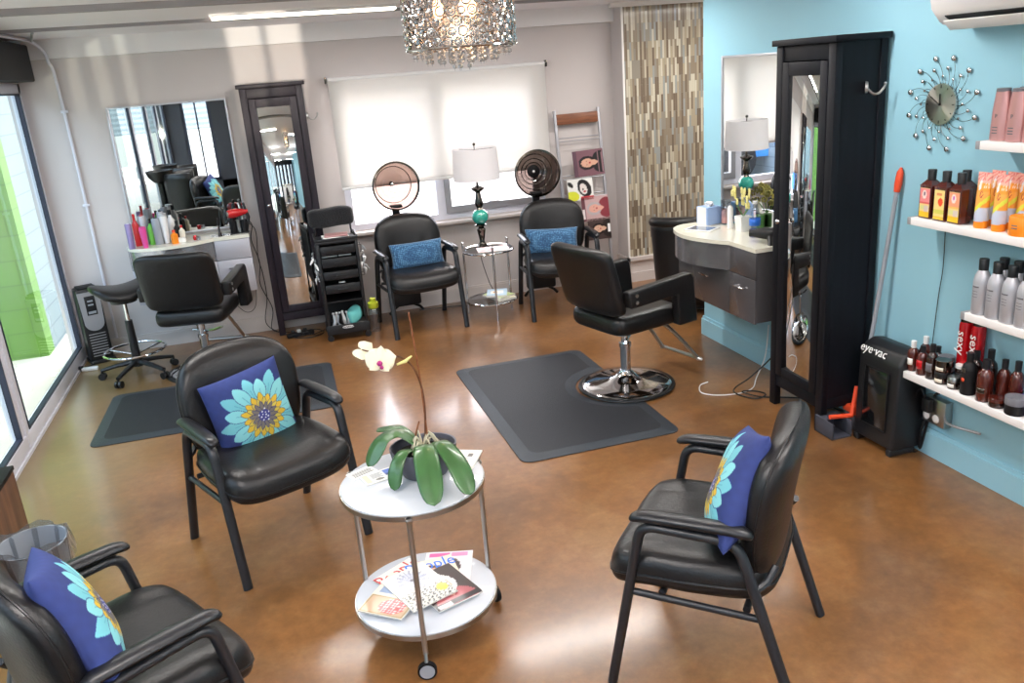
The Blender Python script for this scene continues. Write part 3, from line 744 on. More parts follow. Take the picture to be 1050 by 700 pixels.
# ------------------------------------------------------------------ wall mirrors
def wall_mirror(label, T, w, h):     # local: x right, z up, front = -y, origin lower left
    t = thing('wall_mirror', label, 'mirror'); t.matrix_world = T
    b = MB(); f = .014
    b.bx(0, f, -.022, 0, 0, h, .003).bx(w-f, w, -.022, 0, 0, h, .003).bx(f, w-f, -.022, 0, 0, f, .003).bx(f, w-f, -.022, 0, h-f, h, .003)
    b.build('frame', M['alu'], t)
    MB().bx(f, w-f, -.014, -.004, f, h-f).build('glass', M['mirror'], t, smooth=False)
    return t
wall_mirror('square silver-framed mirror on the grey wall above the left station', Matrix.Translation((-1.05, 7.188, .905)), .875, 1.01)
wall_mirror('silver-framed mirror on the aqua wall above the grey vanity', Matrix.Translation((XR-.001, 5.005, .90)) @ Matrix.Rotation(-PI/2, 4, 'Z'), .95, 1.04)

# ------------------------------------------------------------------ styling stations (wall hung counter with drawers)
def station(label, T, L, mbody, mdraw, mfront, clabel):
    """local x along the wall 0..L (0 = bowed end), front = -y, wall at y=0"""
    t = thing('styling_vanity', label, 'vanity'); t.matrix_world = T
    def curve(x):      # front line of the bowed part
        if x > .70*L: return .315
        u = x/(.70*L); return (.315+.125*math.sin(min(1, max(0, u*.93+.07))*PI)**.9)*(1 if u > .12 else .80+.2*(u/.12)**.5)
    X = [L*.70*i/22 for i in range(23)]
    poly = [(x, -curve(x)) for x in X]+[(L, -.315), (L, 0), (0, 0)]
    b = MB(); b.prism(poly, .862, .886); b.build('countertop', M['counter'], t, ang=30)
    c = MB(); c.bx(.012, L-.006, -.298, -.002, .44, .862); c.build('carcass', mbody, t, smooth=False)
    g = MB(); poly2 = [(x, -curve(x)+.012) for x in X]+[(.70*L, -.297), (.01, -.297)]
    g.prism(poly2, .705, .86); d = g.build('bowed_drawer', mfront, t, ang=30)
    lo = MB(); lo.bx(.01, .70*L-.002, -.312, -.298, .435, .70, .002); d1 = lo.build('drawer', mdraw, t)
    lo = MB(); lo.bx(.70*L+.002, L-.004, -.312, -.298, .705, .858, .002); lo.build('drawer', mdraw, t)
    lo = MB(); lo.bx(.70*L+.002, L-.004, -.312, -.298, .435, .70, .002); d2 = lo.build('door', mdraw, t)
    for par, x, z in ((d1, .40*L, .625), (d2, .84*L, .635)):
        h = MB(); h.tube([(x-.045, -.313, z-.004), (x-.045, -.335, z), (x-.03, -.343, z+.004), (x, -.346, z+.005), (x+.03, -.343, z+.004), (x+.045, -.335, z), (x+.045, -.313, z-.004)], .0055, 8, smooth=4)
        h.build('handle', M['chrome'], par)
    return t
station('grey metallic wall-hung vanity with cream top on the aqua wall, beside the tall black cabinet', Matrix.Translation((XR-.012, 5.045, 0)) @ Matrix.Rotation(-PI/2, 4, 'Z'), .945, M['lam'], M['lam'], M['lamb'], '')
station('pale wall-hung station with white top under the left wall mirror', Matrix.Translation((-1.07, YB-.012, 0)), .90, M['lamw'], M['lamw'], M['lamb'], '')

# ------------------------------------------------------------------ stool
def stool():
    t = thing('rolling_stool', 'black round rolling stool with chrome foot ring between tower heater and left styling chair', 'stool', (-1.10, 6.47, 0), .3)
    def ws(x, y, z): return (x, y, z+.645+.05*(x/.2)**2-.02*(y/.2)**2)
    b = MB(); cushion(b, .43, .40, .085, 20, 2.3, 6, ws, bottom=.8); merge(b.build('seat', M['leather'], t))
    b = MB(); b.cyl((0, 0, .57), (0, 0, .62), .09, .10); b.tube([(.05, .03, .58), (.14, .05, .57), (.2, .06, .575)], .008, 8); b.build('lever_plate', M['black'], t)
    b = MB(); b.cyl((0, 0, .42), (0, 0, .59), .014); b.build('gas_rod', M['chrome'], t)
    b = MB(); b.cyl((0, 0, .1), (0, 0, .43), .032, .026); b.cyl((0, 0, .08), (0, 0, .14), .045, .04); b.build('column', M['black'], t)
    b = MB(); b.tube([(.215*math.cos(a), .215*math.sin(a), .20) for a in np.linspace(0, 2*PI, 48, endpoint=False)], .0095, 8, closed=True)
    b.build('foot_ring', M['chrome'], t)
    b = MB()
    for k in range(3):
        a = k*2*PI/3+.3; b.tube([(.03*math.cos(a), .03*math.sin(a), .17), (.2*math.cos(a), .2*math.sin(a), .2)], .007, 8)
    b.build('ring_spokes', M['chrome'], t)
    for k in range(5):
        a = 2*PI*k/5+.2; ca, sa = math.cos(a), math.sin(a)
        b = MB(); b.tube([(.03*ca, .03*sa, .11), (.15*ca, .15*sa, .095), (.265*ca, .265*sa, .07)], [.024, .02, .017], 8, squash=(1, .8)); o = b.build('base_leg', M['black'], t)
        b = MB(); px, py = .265*ca, .265*sa
        for s in (-1, 1): b.cyl((px-sa*.006*s, py+ca*.006*s, .026), (px-sa*.024*s, py+ca*.024*s, .026), .026, seg=18)
        b.cyl((px, py, .03), (px, py, .07), .008); b.build('caster', M['black'], o)
stool()

# ------------------------------------------------------------------ tower heater
def heater():
    t = thing('tower_heater', 'black and silver tower heater standing in the left corner by the glass front', 'heater', (-1.445, 7.02, 0), .35)
    b = MB(); b.bx(-.085, .085, -.05, .10, .02, .60, .012); b.build('housing', M['black'], t)
    b = MB(); b.bx(-.095, .095, -.07, .11, 0, .03, .008); b.build('base', M['black'], t)
    T = Matrix.Translation((0, -.052, 0)) @ Matrix.Rotation(PI/2, 4, 'X')
    poly = [(.07*math.cos(a), .33+.07*math.sin(a)*.9) for a in np.linspace(-PI, 0, 14)]+[(.08, .575), (-.08, .575)]
    b = MB(); b.prism(poly, 0, .012, T=T); p = b.build('control_panel', M['greymetal'], t, ang=50)
    b = MB(); b.box((0, -.066, .47), (.075, .006, .15), .012); b.build('display', M['black'], p)
    b = MB()
    for z in (.50, .47): b.bx(-.02, .02, -.071, -.068, z, z+.012, .001)
    b.bx(-.028, .028, -.071, -.068, .405, .425, .002); b.build('buttons', M['greyp'], p)
    b = MB()
    for i in range(9): b.bx(-.06, .06, -.055, -.05, .06+i*.022, .066+i*.022)
    b.build('grille', M['greymetal'], t, smooth=False); b = MB(); b.bx(-.065, .065, -.045, .09, .60, .612, .004); b.build('top_handle', M['blackm'], t)
heater()

# ------------------------------------------------------------------ tool trolley
def trolley():
    t = thing('tool_trolley', 'black narrow tool trolley with drawers, spray bottles and casters by the tall cabinet', 'trolley', (.475, 6.70, 0), -.02)
    w, d = .15, .14; K = M['blackm']; P = M['black']
    b = MB()
    for sx in (-1, 1):
        for sy in (-1, 1): b.bx(sx*w-.012, sx*w+.012, sy*d-.012, sy*d+.012, .06, .80, .004)
    b.build('frame', P, t)
    b = MB(); b.bx(-w-.02, w+.02, -d-.02, d+.02, .055, .095, .008); b.bx(-w-.02, w+.02, -d-.022, -d-.01, .055, .13, .004); b.build('bottom_tray', P, t)
    b = MB(); b.bx(-w-.012, w+.012, -d-.012, d+.012, .78, .80, .004)
    for s in (-1, 1): b.bx(s*(w+.01)-.006, s*(w+.01)+.006, -d-.01, d+.01, .80, .83, .002)
    b.bx(-w-.01, w+.01, -d-.014, -d-.004, .80, .825, .002); b.build('top_tray', P, t)
    for z, h in ((.70, .065), (.60, .07), (.50, .065), (.39, .07)):
        b = MB(); x = w-.016
        b.bx(-x, x, -d-.02, d-.01, z, z+.006).bx(-x, x, -d-.026, -d-.018, z, z+h, .003).bx(-x, -x+.006, -d-.02, d-.01, z, z+h).bx(x-.006, x, -d-.02, d-.01, z, z+h)
        b.bx(-.035, .035, -d-.034, -d-.024, z+.02, z+.035, .002)
        b.build('drawer', P, t)
    b = MB(); b.bx(-w, w, -d, d, .31, .32); b.build('shelf', P, t)
    b = MB(); b.bx(-w, w, d-.01, d-.004, .09, .78).bx(-w-.002, -w+.003, -d, d, .33, .78).bx(w-.003, w+.002, -d, d, .33, .78); b.build('back_panel', K, t)
    b = MB(); b.tube([(.045*math.cos(q), -d-.0235, .108+.009*math.sin(q)) for q in np.linspace(.6, 6.0, 26)], .0018, 6); b.tube([(-.03+.006*k, -d-.0235, .108+.005*math.sin(k*2.1)) for k in range(11)], .0014, 6); b.build('logo', M['stripe'], t)
    b = MB(); b.tube([(-w+.005, d+.01, .72), (-w+.01, d+.02, .92), (-w+.05, d+.02, .955), (w-.05, d+.02, .955), (w-.01, d+.02, .92), (w-.005, d+.01, .72)], .008, 8, smooth=4); b.build('handle', P, t)
    for sx in (-1, 1):
        for sy in (-1, 1):
            b = MB(); b.cyl((sx*w, sy*d-.01, .025), (sx*w, sy*d+.01, .025), .025, seg=16); b.cyl((sx*w, sy*d, .03), (sx*w, sy*d, .06), .008); b.build('caster', M['black'], t)
    # folded cape over the handle
    def wc(x, y, z): return (x, y+.02*math.sin(x*30)*.3, z+.012*math.sin(x*22+1)+.006*math.sin(x*55))
    b = MB()
    def cap(u, v):
        x = (u-.5)*.36; a = 2*PI*v; e = max(0, 1-abs(2*u-1)**6)**.5
        return (x, .045*math.cos(a)*e+.01*math.sin(x*25), .085*math.sin(a)*e*(1+.12*math.sin(x*18))+.01*math.sin(x*14)+.004*math.sin(9*a))
    cushion(b, .36, .155, .10, 26, 5, 6, lambda x, y, z: (x, z+.004*math.sin(x*30), y+.004*math.sin(x*20)-.01), bottom=1.); o = b.build('salon_cape', M['cape']); merge(o); o.location = (.475, 6.85, .955)
    tag(o, 'black folded towel draped over the handle of the tool trolley', 'towel')
    # papers on the top tray
    o = MB().bx(-.1, .1, -.08, .08, 0, .02, .002).build('paper_stack', M['paper']); o.location = (.475, 6.68, .802); o.rotation_euler.z = .05
    tag(o, 'stack of white papers on the top tray of the tool trolley', 'papers')
    m = MB().bx(-.09, .09, -.07, .07, 0, .012, .002).build('notebook', M['pinkm']); m.location = (.485, 6.67, .823); m.rotation_euler.z = -.1
    tag(m, 'pale red booklet on the papers of the tool trolley', 'booklet')
    for s in (-1, 1):
        b = MB(); x = s*(w+.034); b.tube([(s*w, -d+.03, .745), (x, -d+.03, .745), (x, -d+.03, .5), (s*w, -d+.03, .5)], .003, 6).tube([(s*w, -.01, .745), (x, -.01, .745), (x, -.01, .5), (s*w, -.01, .5)], .003, 6)
        for zz in (.56, .62, .68): b.tube([(x, -d+.03, zz), (x, -.01, zz)], .003, 6)
        b.build('clip_rail', P, t)
    # clips hanging on both sides
    rnd = random.Random(3); n = 0
    for s, nm, grp in ((-1, 'on the left side of the tool trolley', 'silver hair clips hanging left of the trolley'), (1, 'on the right side of the tool trolley', 'silver hair clips hanging right of the trolley')):
        for k in range(12):
            z = .52+.017*k+rnd.uniform(-.01, .01)+(.03 if s > 0 else 0); y = 6.60+rnd.uniform(-.03, .05); x = .475+s*(w+.032+rnd.uniform(0, .015))
            b = MB(); L = .055
            b.tube([(0, 0, 0), (s*.006, 0, -L*.5), (0, 0, -L)], [.006, .009, .003], 6, squash=(1, .5)); b.box((s*.008, 0, -.012), (.016, .012, .022), .002)
            o = b.build('hair_clip', M['clipg'] if k % 3 else M['whitep']); o.location = (x, y, z); o.rotation_euler = (rnd.uniform(-.7, .7), rnd.uniform(-.5, .5), rnd.uniform(0, 3))
            tag(o, 'small silver hair clip hanging in the cluster '+nm, 'hair clip', grp)
    # things in the drawers
    for k, (x, z, mm, l, nm) in enumerate([(-.07, .675, 'clipg', .12, 'comb'), (.05, .675, 'clipg', .1, 'comb'), (.0, .462, 'whitep', .05, 'label_box')]):
        o = MB().box((0, 0, 0), (l, .02, .012), .003).build('hair_comb' if nm == 'comb' else 'small_box', M[mm]); o.location = (.475+x, 6.60, z)
        tag(o, ['grey comb lying left in the upper drawer of the tool trolley', 'grey comb lying right in the upper drawer of the tool trolley', 'small white box in the lowest drawer of the tool trolley'][k], 'comb' if nm == 'comb' else 'box')
    for k in range(7):
        b = MB(); b.tube([(0, 0, 0), (.02, 0, .05), (.01, .01, .11)], [.012, .016, .007], 8); b.sphere((.01, .01, .11), .012, 8)
        o = b.build('hair_brush', [M['clipg'], M['black'], M['whitep']][k % 3]); o.location = (.36+.02*k, 6.60+.02*(k % 3), .10); o.rotation_euler = (.2*(k % 2), .3*math.sin(k*2.), k)
        tag(o, 'small brush standing in the tangle of tools at the left of the trolley bottom tray', 'brush', 'brushes in the trolley bottom tray')
    def tw(x, y, z): return (x, y+.01*math.sin(x*60), z+.02*math.sin(x*40+y*30))
    b = MB(); cushion(b, .13, .11, .13, 14, 3, 5, tw); o = b.build('folded_cloth', M['towelteal']); merge(o); o.location = (.535, 6.63, .165)
    tag(o, 'crumpled teal and white plastic bag in the bottom tray of the tool trolley', 'bag')
    # spray bottle with lime lid on the floor right of the trolley
    b = MB(); b.lathe([(.0, 0), (.04, .003), (.046, .03), (.046, .17), (.036, .2), (.026, .21), (.0, .212)]); o = b.build('drink_bottle', M['clear']); o.location = (.70, 6.66, 0)
    b = MB(); b.lathe([(.04, .2), (.044, .215), (.042, .245), (.024, .255), (.024, .28), (0, .282)]); b.build('lid', M['lime'], o)
    tag(o, 'clear shaker bottle with lime lid on the floor between trolley and dryer chair', 'bottle')
    # grooming vacuum nozzle bottles left of trolley
    b = MB(); b.lathe([(0, 0), (.03, .002), (.032, .12), (.014, .15), (.012, .16), (0, .161)]); o = b.build('spray_bottle', M['clear']); o.location = (.26, 6.62, .6)
trolley()
for o in list(bpy.data.objects):
    if o.name == 'spray_bottle': bpy.data.objects.remove(o)

# ------------------------------------------------------------------ hair dryers on stands behind the two dryer chairs
def hood(label, x, y, z, dark, rz):
    t = thing('hooded_hair_dryer', label, 'hair dryer', (x, y, 0), rz)
    T = Matrix.Translation((0, 0, z)) @ Matrix.Rotation(PI/2, 4, 'X')      # local z -> -y (towards the sitter)
    b = MB(); prof = [(.19, .10), (.186, .04), (.165, -.02), (.12, -.07), (.06, -.095), (0, -.1)]
    b.lathe([(r, h) for r, h in prof], T=T, seg=40, cap=False); o = b.build('bowl', M['smoke2'] if dark else M['smoke'], t); 
    b = MB(); b.lathe([(.182, .095), (.197, .098), (.199, .108), (.184, .112), (.182, .095)], T=T, seg=48); b.build('rim', M['dsteel'] if dark else M['dsteel'], t)
    b = MB(); R_ = .12 if not dark else .07
    for rr in ((.15, .11, .075) if dark else (.15,)):
        b.tube([T @ Vector((rr*math.cos(a), rr*math.sin(a), .01-(.19-rr)*.6)) for a in np.linspace(0, 2*PI, 36, endpoint=False)], .004, 6, closed=True)
    b.build('inner_ring', M['dsteel'], t)
    b = MB(); b.lathe([(0, -.075), (.05, -.07), (.055, -.055), (.03, -.045), (0, -.044)] if dark else [(0, -.092), (.02, -.09), (.016, -.08), (0, -.079)], T=T, seg=24); b.build('nozzle', M['blackm'] if dark else M['dsteel'], t)
    b = MB(); b.lathe([(0, -.044), (.012, -.043), (0, -.038)], T=T, seg=12); b.build('indicator', M['steel'], t)
    b = MB(); b.tube([(0, .02, z-.175), (0, .03, z-.24), (0, .05, z-.3), (0, .06, .72), (0, .06, .12)], .018, 12); b.box((0, .01, z-.185), (.1, .07, .04), .01); b.box((0, .03, z-.26), (.062, .04, .13), .01); b.build('stand_pole', M['blackm'], t)
    b = MB(); b.bx(-.13, .13, .0, .09, .08, .36, .02); b.build('motor_box', M['black'], t)
    for s in (-1, 1):
        b = MB(); b.tube([(0, .06, .12), (s*.12, .06, .05), (s*.15, .07, .012)], .012, 8); b.build('leg', M['blackm'], t)
hood('hooded hair dryer with clear rosy bowl above the chair beside the tool trolley', 1.03, 6.99, 1.125, False, .05)
hood('hooded hair dryer with dark bowl above the chair beside the magazine ladder', 2.235, 6.90, 1.11, True, -.1)

# ------------------------------------------------------------------ round glass stand and lamp
def side_stand():
    cx, cy = 1.69, 6.62
    t = thing('round_side_table', 'small round glass and chrome two-tier side table between the two dryer chairs', 'table', (cx, cy, 0))
    for z, nm in ((.555, 'glass_top'), (.13, 'glass_shelf')):
        b = MB(); b.lathe([(0, z), (.205, z), (.205, z+.008), (0, z+.008)], seg=40); b.build(nm, M['clear'], t)
        b = MB(); b.tube([(.21*math.cos(a), .21*math.sin(a), z+.003) for a in np.linspace(0, 2*PI, 48, endpoint=False)], .009, 8, closed=True); b.build('rim', M['chrome'], t)
    for a in (-1.65, .45, 2.55):
        b = MB(); b.tube([(.218*math.cos(a), .218*math.sin(a), 0), (.218*math.cos(a), .218*math.sin(a), .61)], .009, 10); b.sphere((.218*math.cos(a), .218*math.sin(a), .612), .012, 10); b.build('leg', M['chrome'], t)
    b = MB(); b.lathe([(0, 0), (.06, 0), (.058, .008), (.028, .03), (.02, .05), (.032, .12), (.038, .15), (.024, .17), (.05, .182), (.05, .19), (.02, .198), (0, .2)], seg=24)
    o = thing('table_lamp', 'table lamp with white drum shade and teal crackled glass ball on the round side table', 'lamp', (cx-.015, cy+.1, .565))
    b.build('base', M['dsteel'], o)
    b = MB(); b.sphere((0, 0, .255), .07, 20, sc=(1, 1, .95)); b.build('glass_ball', M['teal'], o)
    b = MB(); b.lathe([(0, .312), (.03, .314), (.022, .33), (.034, .35), (.036, .37), (.025, .42), (.02, .455), (.048, .475), (.06, .492), (.04, .5), (.012, .51), (.01, .56), (0, .56)], seg=20); b.build('upper_stem', M['dsteel'], o)
    b = MB(); b.lathe([(.192, .56), (.18, .81)], seg=48, cap=False); b.lathe([(.18, .81), (.178, .812), (.176, .81)], seg=48, cap=False); b.build('lamp_shade', M['lampshade'], o)
    b = MB(); b.cyl((0, 0, .55), (0, 0, .835), .004, seg=8); b.sphere((0, 0, .842), .013, 10)
    for a in (0, 2.1, 4.2): b.tube([(0, 0, .80), (.178*math.cos(a), .178*math.sin(a), .80)], .002, 5)
    b.build('finial', M['dsteel'], o)
    b = MB(); b.tube([(cx+.0, cy+.13, .58), (cx+.03, cy+.225, .56), (cx+.0, cy+.25, .45), (cx+.06, cy+.26, .2), (cx+.12, cy+.3, .02), (cx-.3, cy+.4, .01), (cx-.55, cy+.45, .01)], .0035, 6, smooth=5)
    tag(b.build('lamp_cable', M['black']), 'thin dark cord dropping from the table lamp behind the side table', 'cord')
side_stand()

# ------------------------------------------------------------------ printed magazines
def magazine(name, label, group, T, w, h, cover, title=None, tcol='stripe', tsize=.05, nx=34, ny=44, thick=.005, curl=0., cat='magazine', squeeze=1.):
    """w x h sheet in local xy, z up; cover(u,v)->rgb arrays (u right, v up)"""
    b = MB(); z = lambda x, y: thick+curl*(x/w)**2
    b.bx(-w/2, w/2, -h/2, h/2, 0, thick*.9)
    o = b.build(name, M['paper'], smooth=False); o.matrix_world = T; tag(o, label, cat, group)
    g = MB(); g.grid(lambda u, v: ((u-.5)*w, (v-.5)*h, thick), nx, ny); c = g.build('cover', M['printm'], o)
    if c.data.polygons[0].normal.z < 0: c.data.flip_normals()
    paint(c, lambda co: cover(co[:, 0]/w+.5, co[:, 1]/h+.5))
    if title: text('masthead', title, tsize, M[tcol], o, Matrix.Translation((0, h*.5-tsize*.42, thick+.0006)), squeeze=squeeze)
    return o
def blend(u, v, base, blobs):
    out = np.tile(hx(base), (len(u), 1))
    for x, y, rx, ry, c, ang in blobs:
        du, dv = u-x, v-y; ca, sa = math.cos(ang), math.sin(ang)
        d = ((du*ca+dv*sa)/rx)**2+((-du*sa+dv*ca)/ry)**2
        out[d < 1] = hx(c)
    return out
def rects(out, u, v, L):
    for x0, x1, y0, y1, c in L: out[(u >= x0) & (u <= x1) & (v >= y0) & (v <= y1)] = hx(c)
    return out
def portrait(bg, hair, skin, top, extra=()):
    def f(u, v):
        o = blend(u, v, bg, [(.5, .1, .42, .3, top, 0), (.5, .55, .27, .27, hair, 0), (.5, .36, .1, .16, skin, 0), (.5, .54, .17, .2, skin, 0),
                             (.43, .57, .028, .014, '2a2020', 0), (.57, .57, .028, .014, '2a2020', 0), (.5, .455, .055, .018, 'b04048', 0)])
        return rects(o, u, v, extra)
    return f
def lines(x0, x1, y0, y1, n, c):
    return [(x0, x1-(i % 2)*.04, y0+(y1-y0)*i/n, y0+(y1-y0)*(i+.5)/n, c) for i in range(n)]

# lower shelf pile of the round trolley and ladder rack are placed further down
def orchid_trolley():
    cx, cy = .337, 2.675
    t = thing('round_trolley', 'white round two-tier trolley table with chrome legs and wheels, carrying the orchid', 'table', (cx, cy, 0))
    for z, r, nm in ((.60, .252, 'top'), (.142, .258, 'lower_shelf')):
        b = MB(); b.lathe([(0, z), (r-.004, z), (r, z+.003), (r, z+.017), (r-.004, z+.02), (0, z+.02)], seg=64); b.build(nm, M['tablewhite'], t)
        b = MB(); b.lathe([(r, z-.004), (r+.004, z-.004), (r+.004, z+.014), (r, z+.014), (r, z-.004)], seg=64); b.build('edge_band', M['steel'], t)
    for i, a in enumerate((-1.80, .22, 2.45)):
        ca, sa = math.cos(a), math.sin(a); r = .262
        b = MB(); b.tube([(r*ca, r*sa, .085), (r*ca, r*sa, .612)], .0095, 12); b.tube([(r*ca, r*sa, .10), (r*ca+.02*ca, r*sa+.02*sa, .06), (r*ca+.012*ca, r*sa+.012*sa, .035)], .007, 8)
        b.box((r*ca, r*sa, .605), (.022, .022, .014), .004)
        leg = b.build('leg', M['steel'], t)
        wx, wy = (r+.02)*ca, (r+.02)*sa; dx, dy = (-.35, .94) if i == 0 else (-sa, ca)
        if i == 0: dx, dy = -sa*.9+.3, ca
        n = math.hypot(dx, dy); dx, dy = dx/n, dy/n      # rolling direction; axle across
        ax, ay = -dy, dx
        b = MB(); b.cyl((wx-ax*.009, wy-ay*.009, .033), (wx+ax*.009, wy+ay*.009, .033), .033, seg=28); wb_ = b.build('wheel', M['blackm'], leg)
        b = MB(); b.cyl((wx-ax*.0105, wy-ay*.0105, .033), (wx+ax*.0105, wy+ay*.0105, .033), .026, seg=24); b.build('hub', M['greyp'], leg)
    # pot
    p = thing('potted_orchid', 'white orchid with broad drooping leaves in a dark pot on the round trolley', 'potted plant', (.392, 2.695, .62))
    b = MB(); b.lathe([(0, 0), (.066, 0), (.08, .006), (.112, .07), (.12, .112), (.113, .112), (.107, .09), (.07, .03), (0, .028)], seg=36, sx=1.0, sy=.85); b.build('pot', M['pot'], p)
    b = MB(); b.lathe([(0, .085), (.05, .092), (.097, .088)], seg=30, sx=1, sy=.82); b.build('bark', M['soil'], p)
    b = MB(); b.tube([(-.078, -.02, .09), (-.072, -.02, .105)], .026, 16); b.tube([(.062, .01, .09), (.064, .01, .112)], .03, 4); b.build('nursery_basket', M['blackm'], p)
    rnd = random.Random(5); b = MB()
    for k in range(12):
        a = rnd.uniform(0, 6.28); r = rnd.uniform(.03, .075)
        b.tube([(0, 0, .1), (r*.5*math.cos(a), r*.5*math.sin(a), .14+rnd.uniform(-.01, .02)), (r*math.cos(a), r*math.sin(a), .10)], .0035, 6, smooth=4)
    b.build('aerial_roots', M['root'], p)
    def leafm(pts, w, fold=.25, twist=0.):
        P = catmull([Vector(q) for q in pts], 7); n = len(P); b = MB(); vs = []; fs = []
        for i, q in enumerate(P):
            t_ = (P[min(n-1, i+1)]-P[max(0, i-1)]).normalized(); side = t_.cross(Vector((0, 0, 1)))
            side = side.normalized() if side.length > .05 else Vector((1, 0, 0)); up = side.cross(t_).normalized()
            s = i/(n-1); ww = w*(math.sin(min(1, s*1.35+.12)*PI/2)**.7)*(1-max(0, (s-.72)/.28)**2.2)**.6
            ww = max(ww, .001)
            for k in range(-4, 5):
                c = k/4; vs.append(q+side*c*ww+up*(abs(c)**1.3*ww*fold))
        for i in range(n-1):
            for k in range(8): a = i*9+k; fs.append((a, a+1, a+10, a+9))
        b.add(vs, fs); return b
    L = [([(0, -.01, .11), (-.01, -.09, .15), (-.02, -.19, .115), (-.03, -.30, .03)], .043),
         ([(.01, -.01, .11), (.05, -.08, .145), (.085, -.17, .10), (.10, -.26, .02)], .038),
         ([(-.01, 0, .11), (-.07, .03, .165), (-.14, .03, .15), (-.20, -.0, .07)], .042),
         ([(-.01, .01, .11), (-.07, .10, .15), (-.13, .18, .13)], .034),
         ([(-.01, -.01, .10), (-.075, -.05, .125), (-.115, -.085, .085), (-.13, -.11, .015)], .027)]
    for pts, w in L: leafm(pts, w, -.18).build('leaf', M['leaf'], p, solid=.002, ang=80)
    b = MB(); b.tube([(.01, .01, .1), (.02, .0, .22), (.02, 0, .32), (-.005, -.01, .41), (-.05, -.03, .46), (-.09, -.04, .463)], [.0045, .004, .0035, .003, .003, .0025], 8, smooth=6); b.build('flower_stem', M['stem'], p)
    b = MB(); b.tube([(.02, .0, .1), (.018, .0, .35), (.005, 0, .6)], .0032, 6); b.tube([(-.012, .01, .1), (-.02, .01, .15), (-.002, .01, .2)], .003, 6); b.build('support_stake', M['rack'], p)
    f = MB(); C = Vector((-.115, -.045, .462))
    R0 = Euler((-1.05, .1, .25)).to_matrix()
    def petal(ang, ln, wd, cup, b):
        vs = []; fs = []; n = 8
        for i in range(n+1):
            s = i/n; ww = wd*math.sin(min(1, .12+s*.95)*PI)**.6
            for k in range(-3, 4):
                c = k/3; q = Vector((c*ww, s*ln, cup*(s*s)*ln-.2*abs(c)**2*ww)); a = ang
                q = Vector((q.x*math.cos(a)-q.y*math.sin(a), q.x*math.sin(a)+q.y*math.cos(a), q.z)); vs.append(C+R0.inverted() @ q)
        for i in range(n):
            for k in range(6): a_ = i*7+k; fs.append((a_, a_+1, a_+8, a_+7))
        b.add(vs, fs)
    for a, ln, wd in ((1.25, .055, .036), (-1.25, .055, .036), (0, .05, .022), (2.4, .048, .02), (-2.4, .048, .02)): petal(a, ln, wd, .1, f)
    fo = f.build('flower', M['petal'], p, solid=.0015, ang=80)
    g = MB(); q = C+R0.inverted() @ Vector((0, -.012, .012)); g.sphere(q, .010, 10, sc=(1, 1.2, .9)); g.sphere(q+Vector((.004, -.01, -.012)), .007, 8); g.build('lip', M['magenta'], fo)
    f2 = MB(); C = Vector((-.165, -.0, .495)); R0 = Euler((-.7, -.3, 2.2)).to_matrix()
    for a, ln, wd in ((1.2, .045, .03), (-1.2, .045, .03), (0, .04, .018)): petal(a, ln, wd, .12, f2)
    f2.build('flower', M['petal'], p, solid=.0015, ang=80)
    b = MB(); b.tube([(-.09, -.04, .463), (-.13, -.02, .485), (-.165, 0, .495)], .0025, 6); b.build('flower_stem', M['stem'], p)
    b = MB(); b.tube([(-.005, -.015, .45), (-.03, -.03, .44), (-.06, -.04, .437)], [.003, .007, .004], 8); b.build('bud', M['petaly'], p)
    # papers on the top
    Z = .6205
    def flyer(u, v):
        o = rects(np.tile(hx('f0eee8'), (len(u), 1)), u, v, [(.62, .98, .35, .9, '3a68c8'), (.62, .9, .35, .55, '2c4a8c'), (.05, .2, .1, .9, 'ddd9b8')]+lines(.26, .56, .4, .85, 5, '8a8a94'))
        return blend_over(o, u, v, [(.42, .22, .12, .1, '77716a')])
    magazine('leaflet', 'white folded leaflet with blue corner lying left on the round trolley top', None, Matrix.Translation((.235, 2.745, Z)) @ Matrix.Rotation(.25, 4, 'Z'), .135, .085, flyer, thick=.003, cat='leaflet')
    magazine('leaflet', 'small white card with black print partly under the folded leaflet on the trolley', None, Matrix.Translation((.175, 2.80, Z)) @ Matrix.Rotation(.45, 4, 'Z'), .10, .06, lambda u, v: rects(np.tile(hx('f2f0ea'), (len(u), 1)), u, v, lines(.1, .9, .2, .8, 4, '3a3a3a')), thick=.0015, cat='leaflet')
    magazine('booklet', 'cream and red booklet lying right of the orchid pot on the trolley top', None, Matrix.Translation((.525, 2.735, Z)) @ Matrix.Rotation(-.5, 4, 'Z'), .13, .17,
             lambda u, v: rects(np.tile(hx('efeae0'), (len(u), 1)), u, v, [(.1, .9, .1, .9, 'fbf9f4'), (.2, .75, .42, .48, 'c9453a'), (.2, .6, .3, .36, '8a8a8a'), (.65, .82, .66, .84, '6e6a66')]+lines(.15, .8, .55, .62, 2, 'b0a090')), thick=.006, cat='booklet')
    # magazines on the lower shelf
    def people(bg, c2): return portrait(bg, '5a3626', 'dba688', c2, [(.0, .3, .08, .32, 'f2d23a'), (.04, .26, .22, .29, 'c02020')]+lines(.04, .28, .1, .2, 3, '3a2a8a')+lines(.7, .97, .3, .6, 5, 'fafafa'))
    Zs = .1625
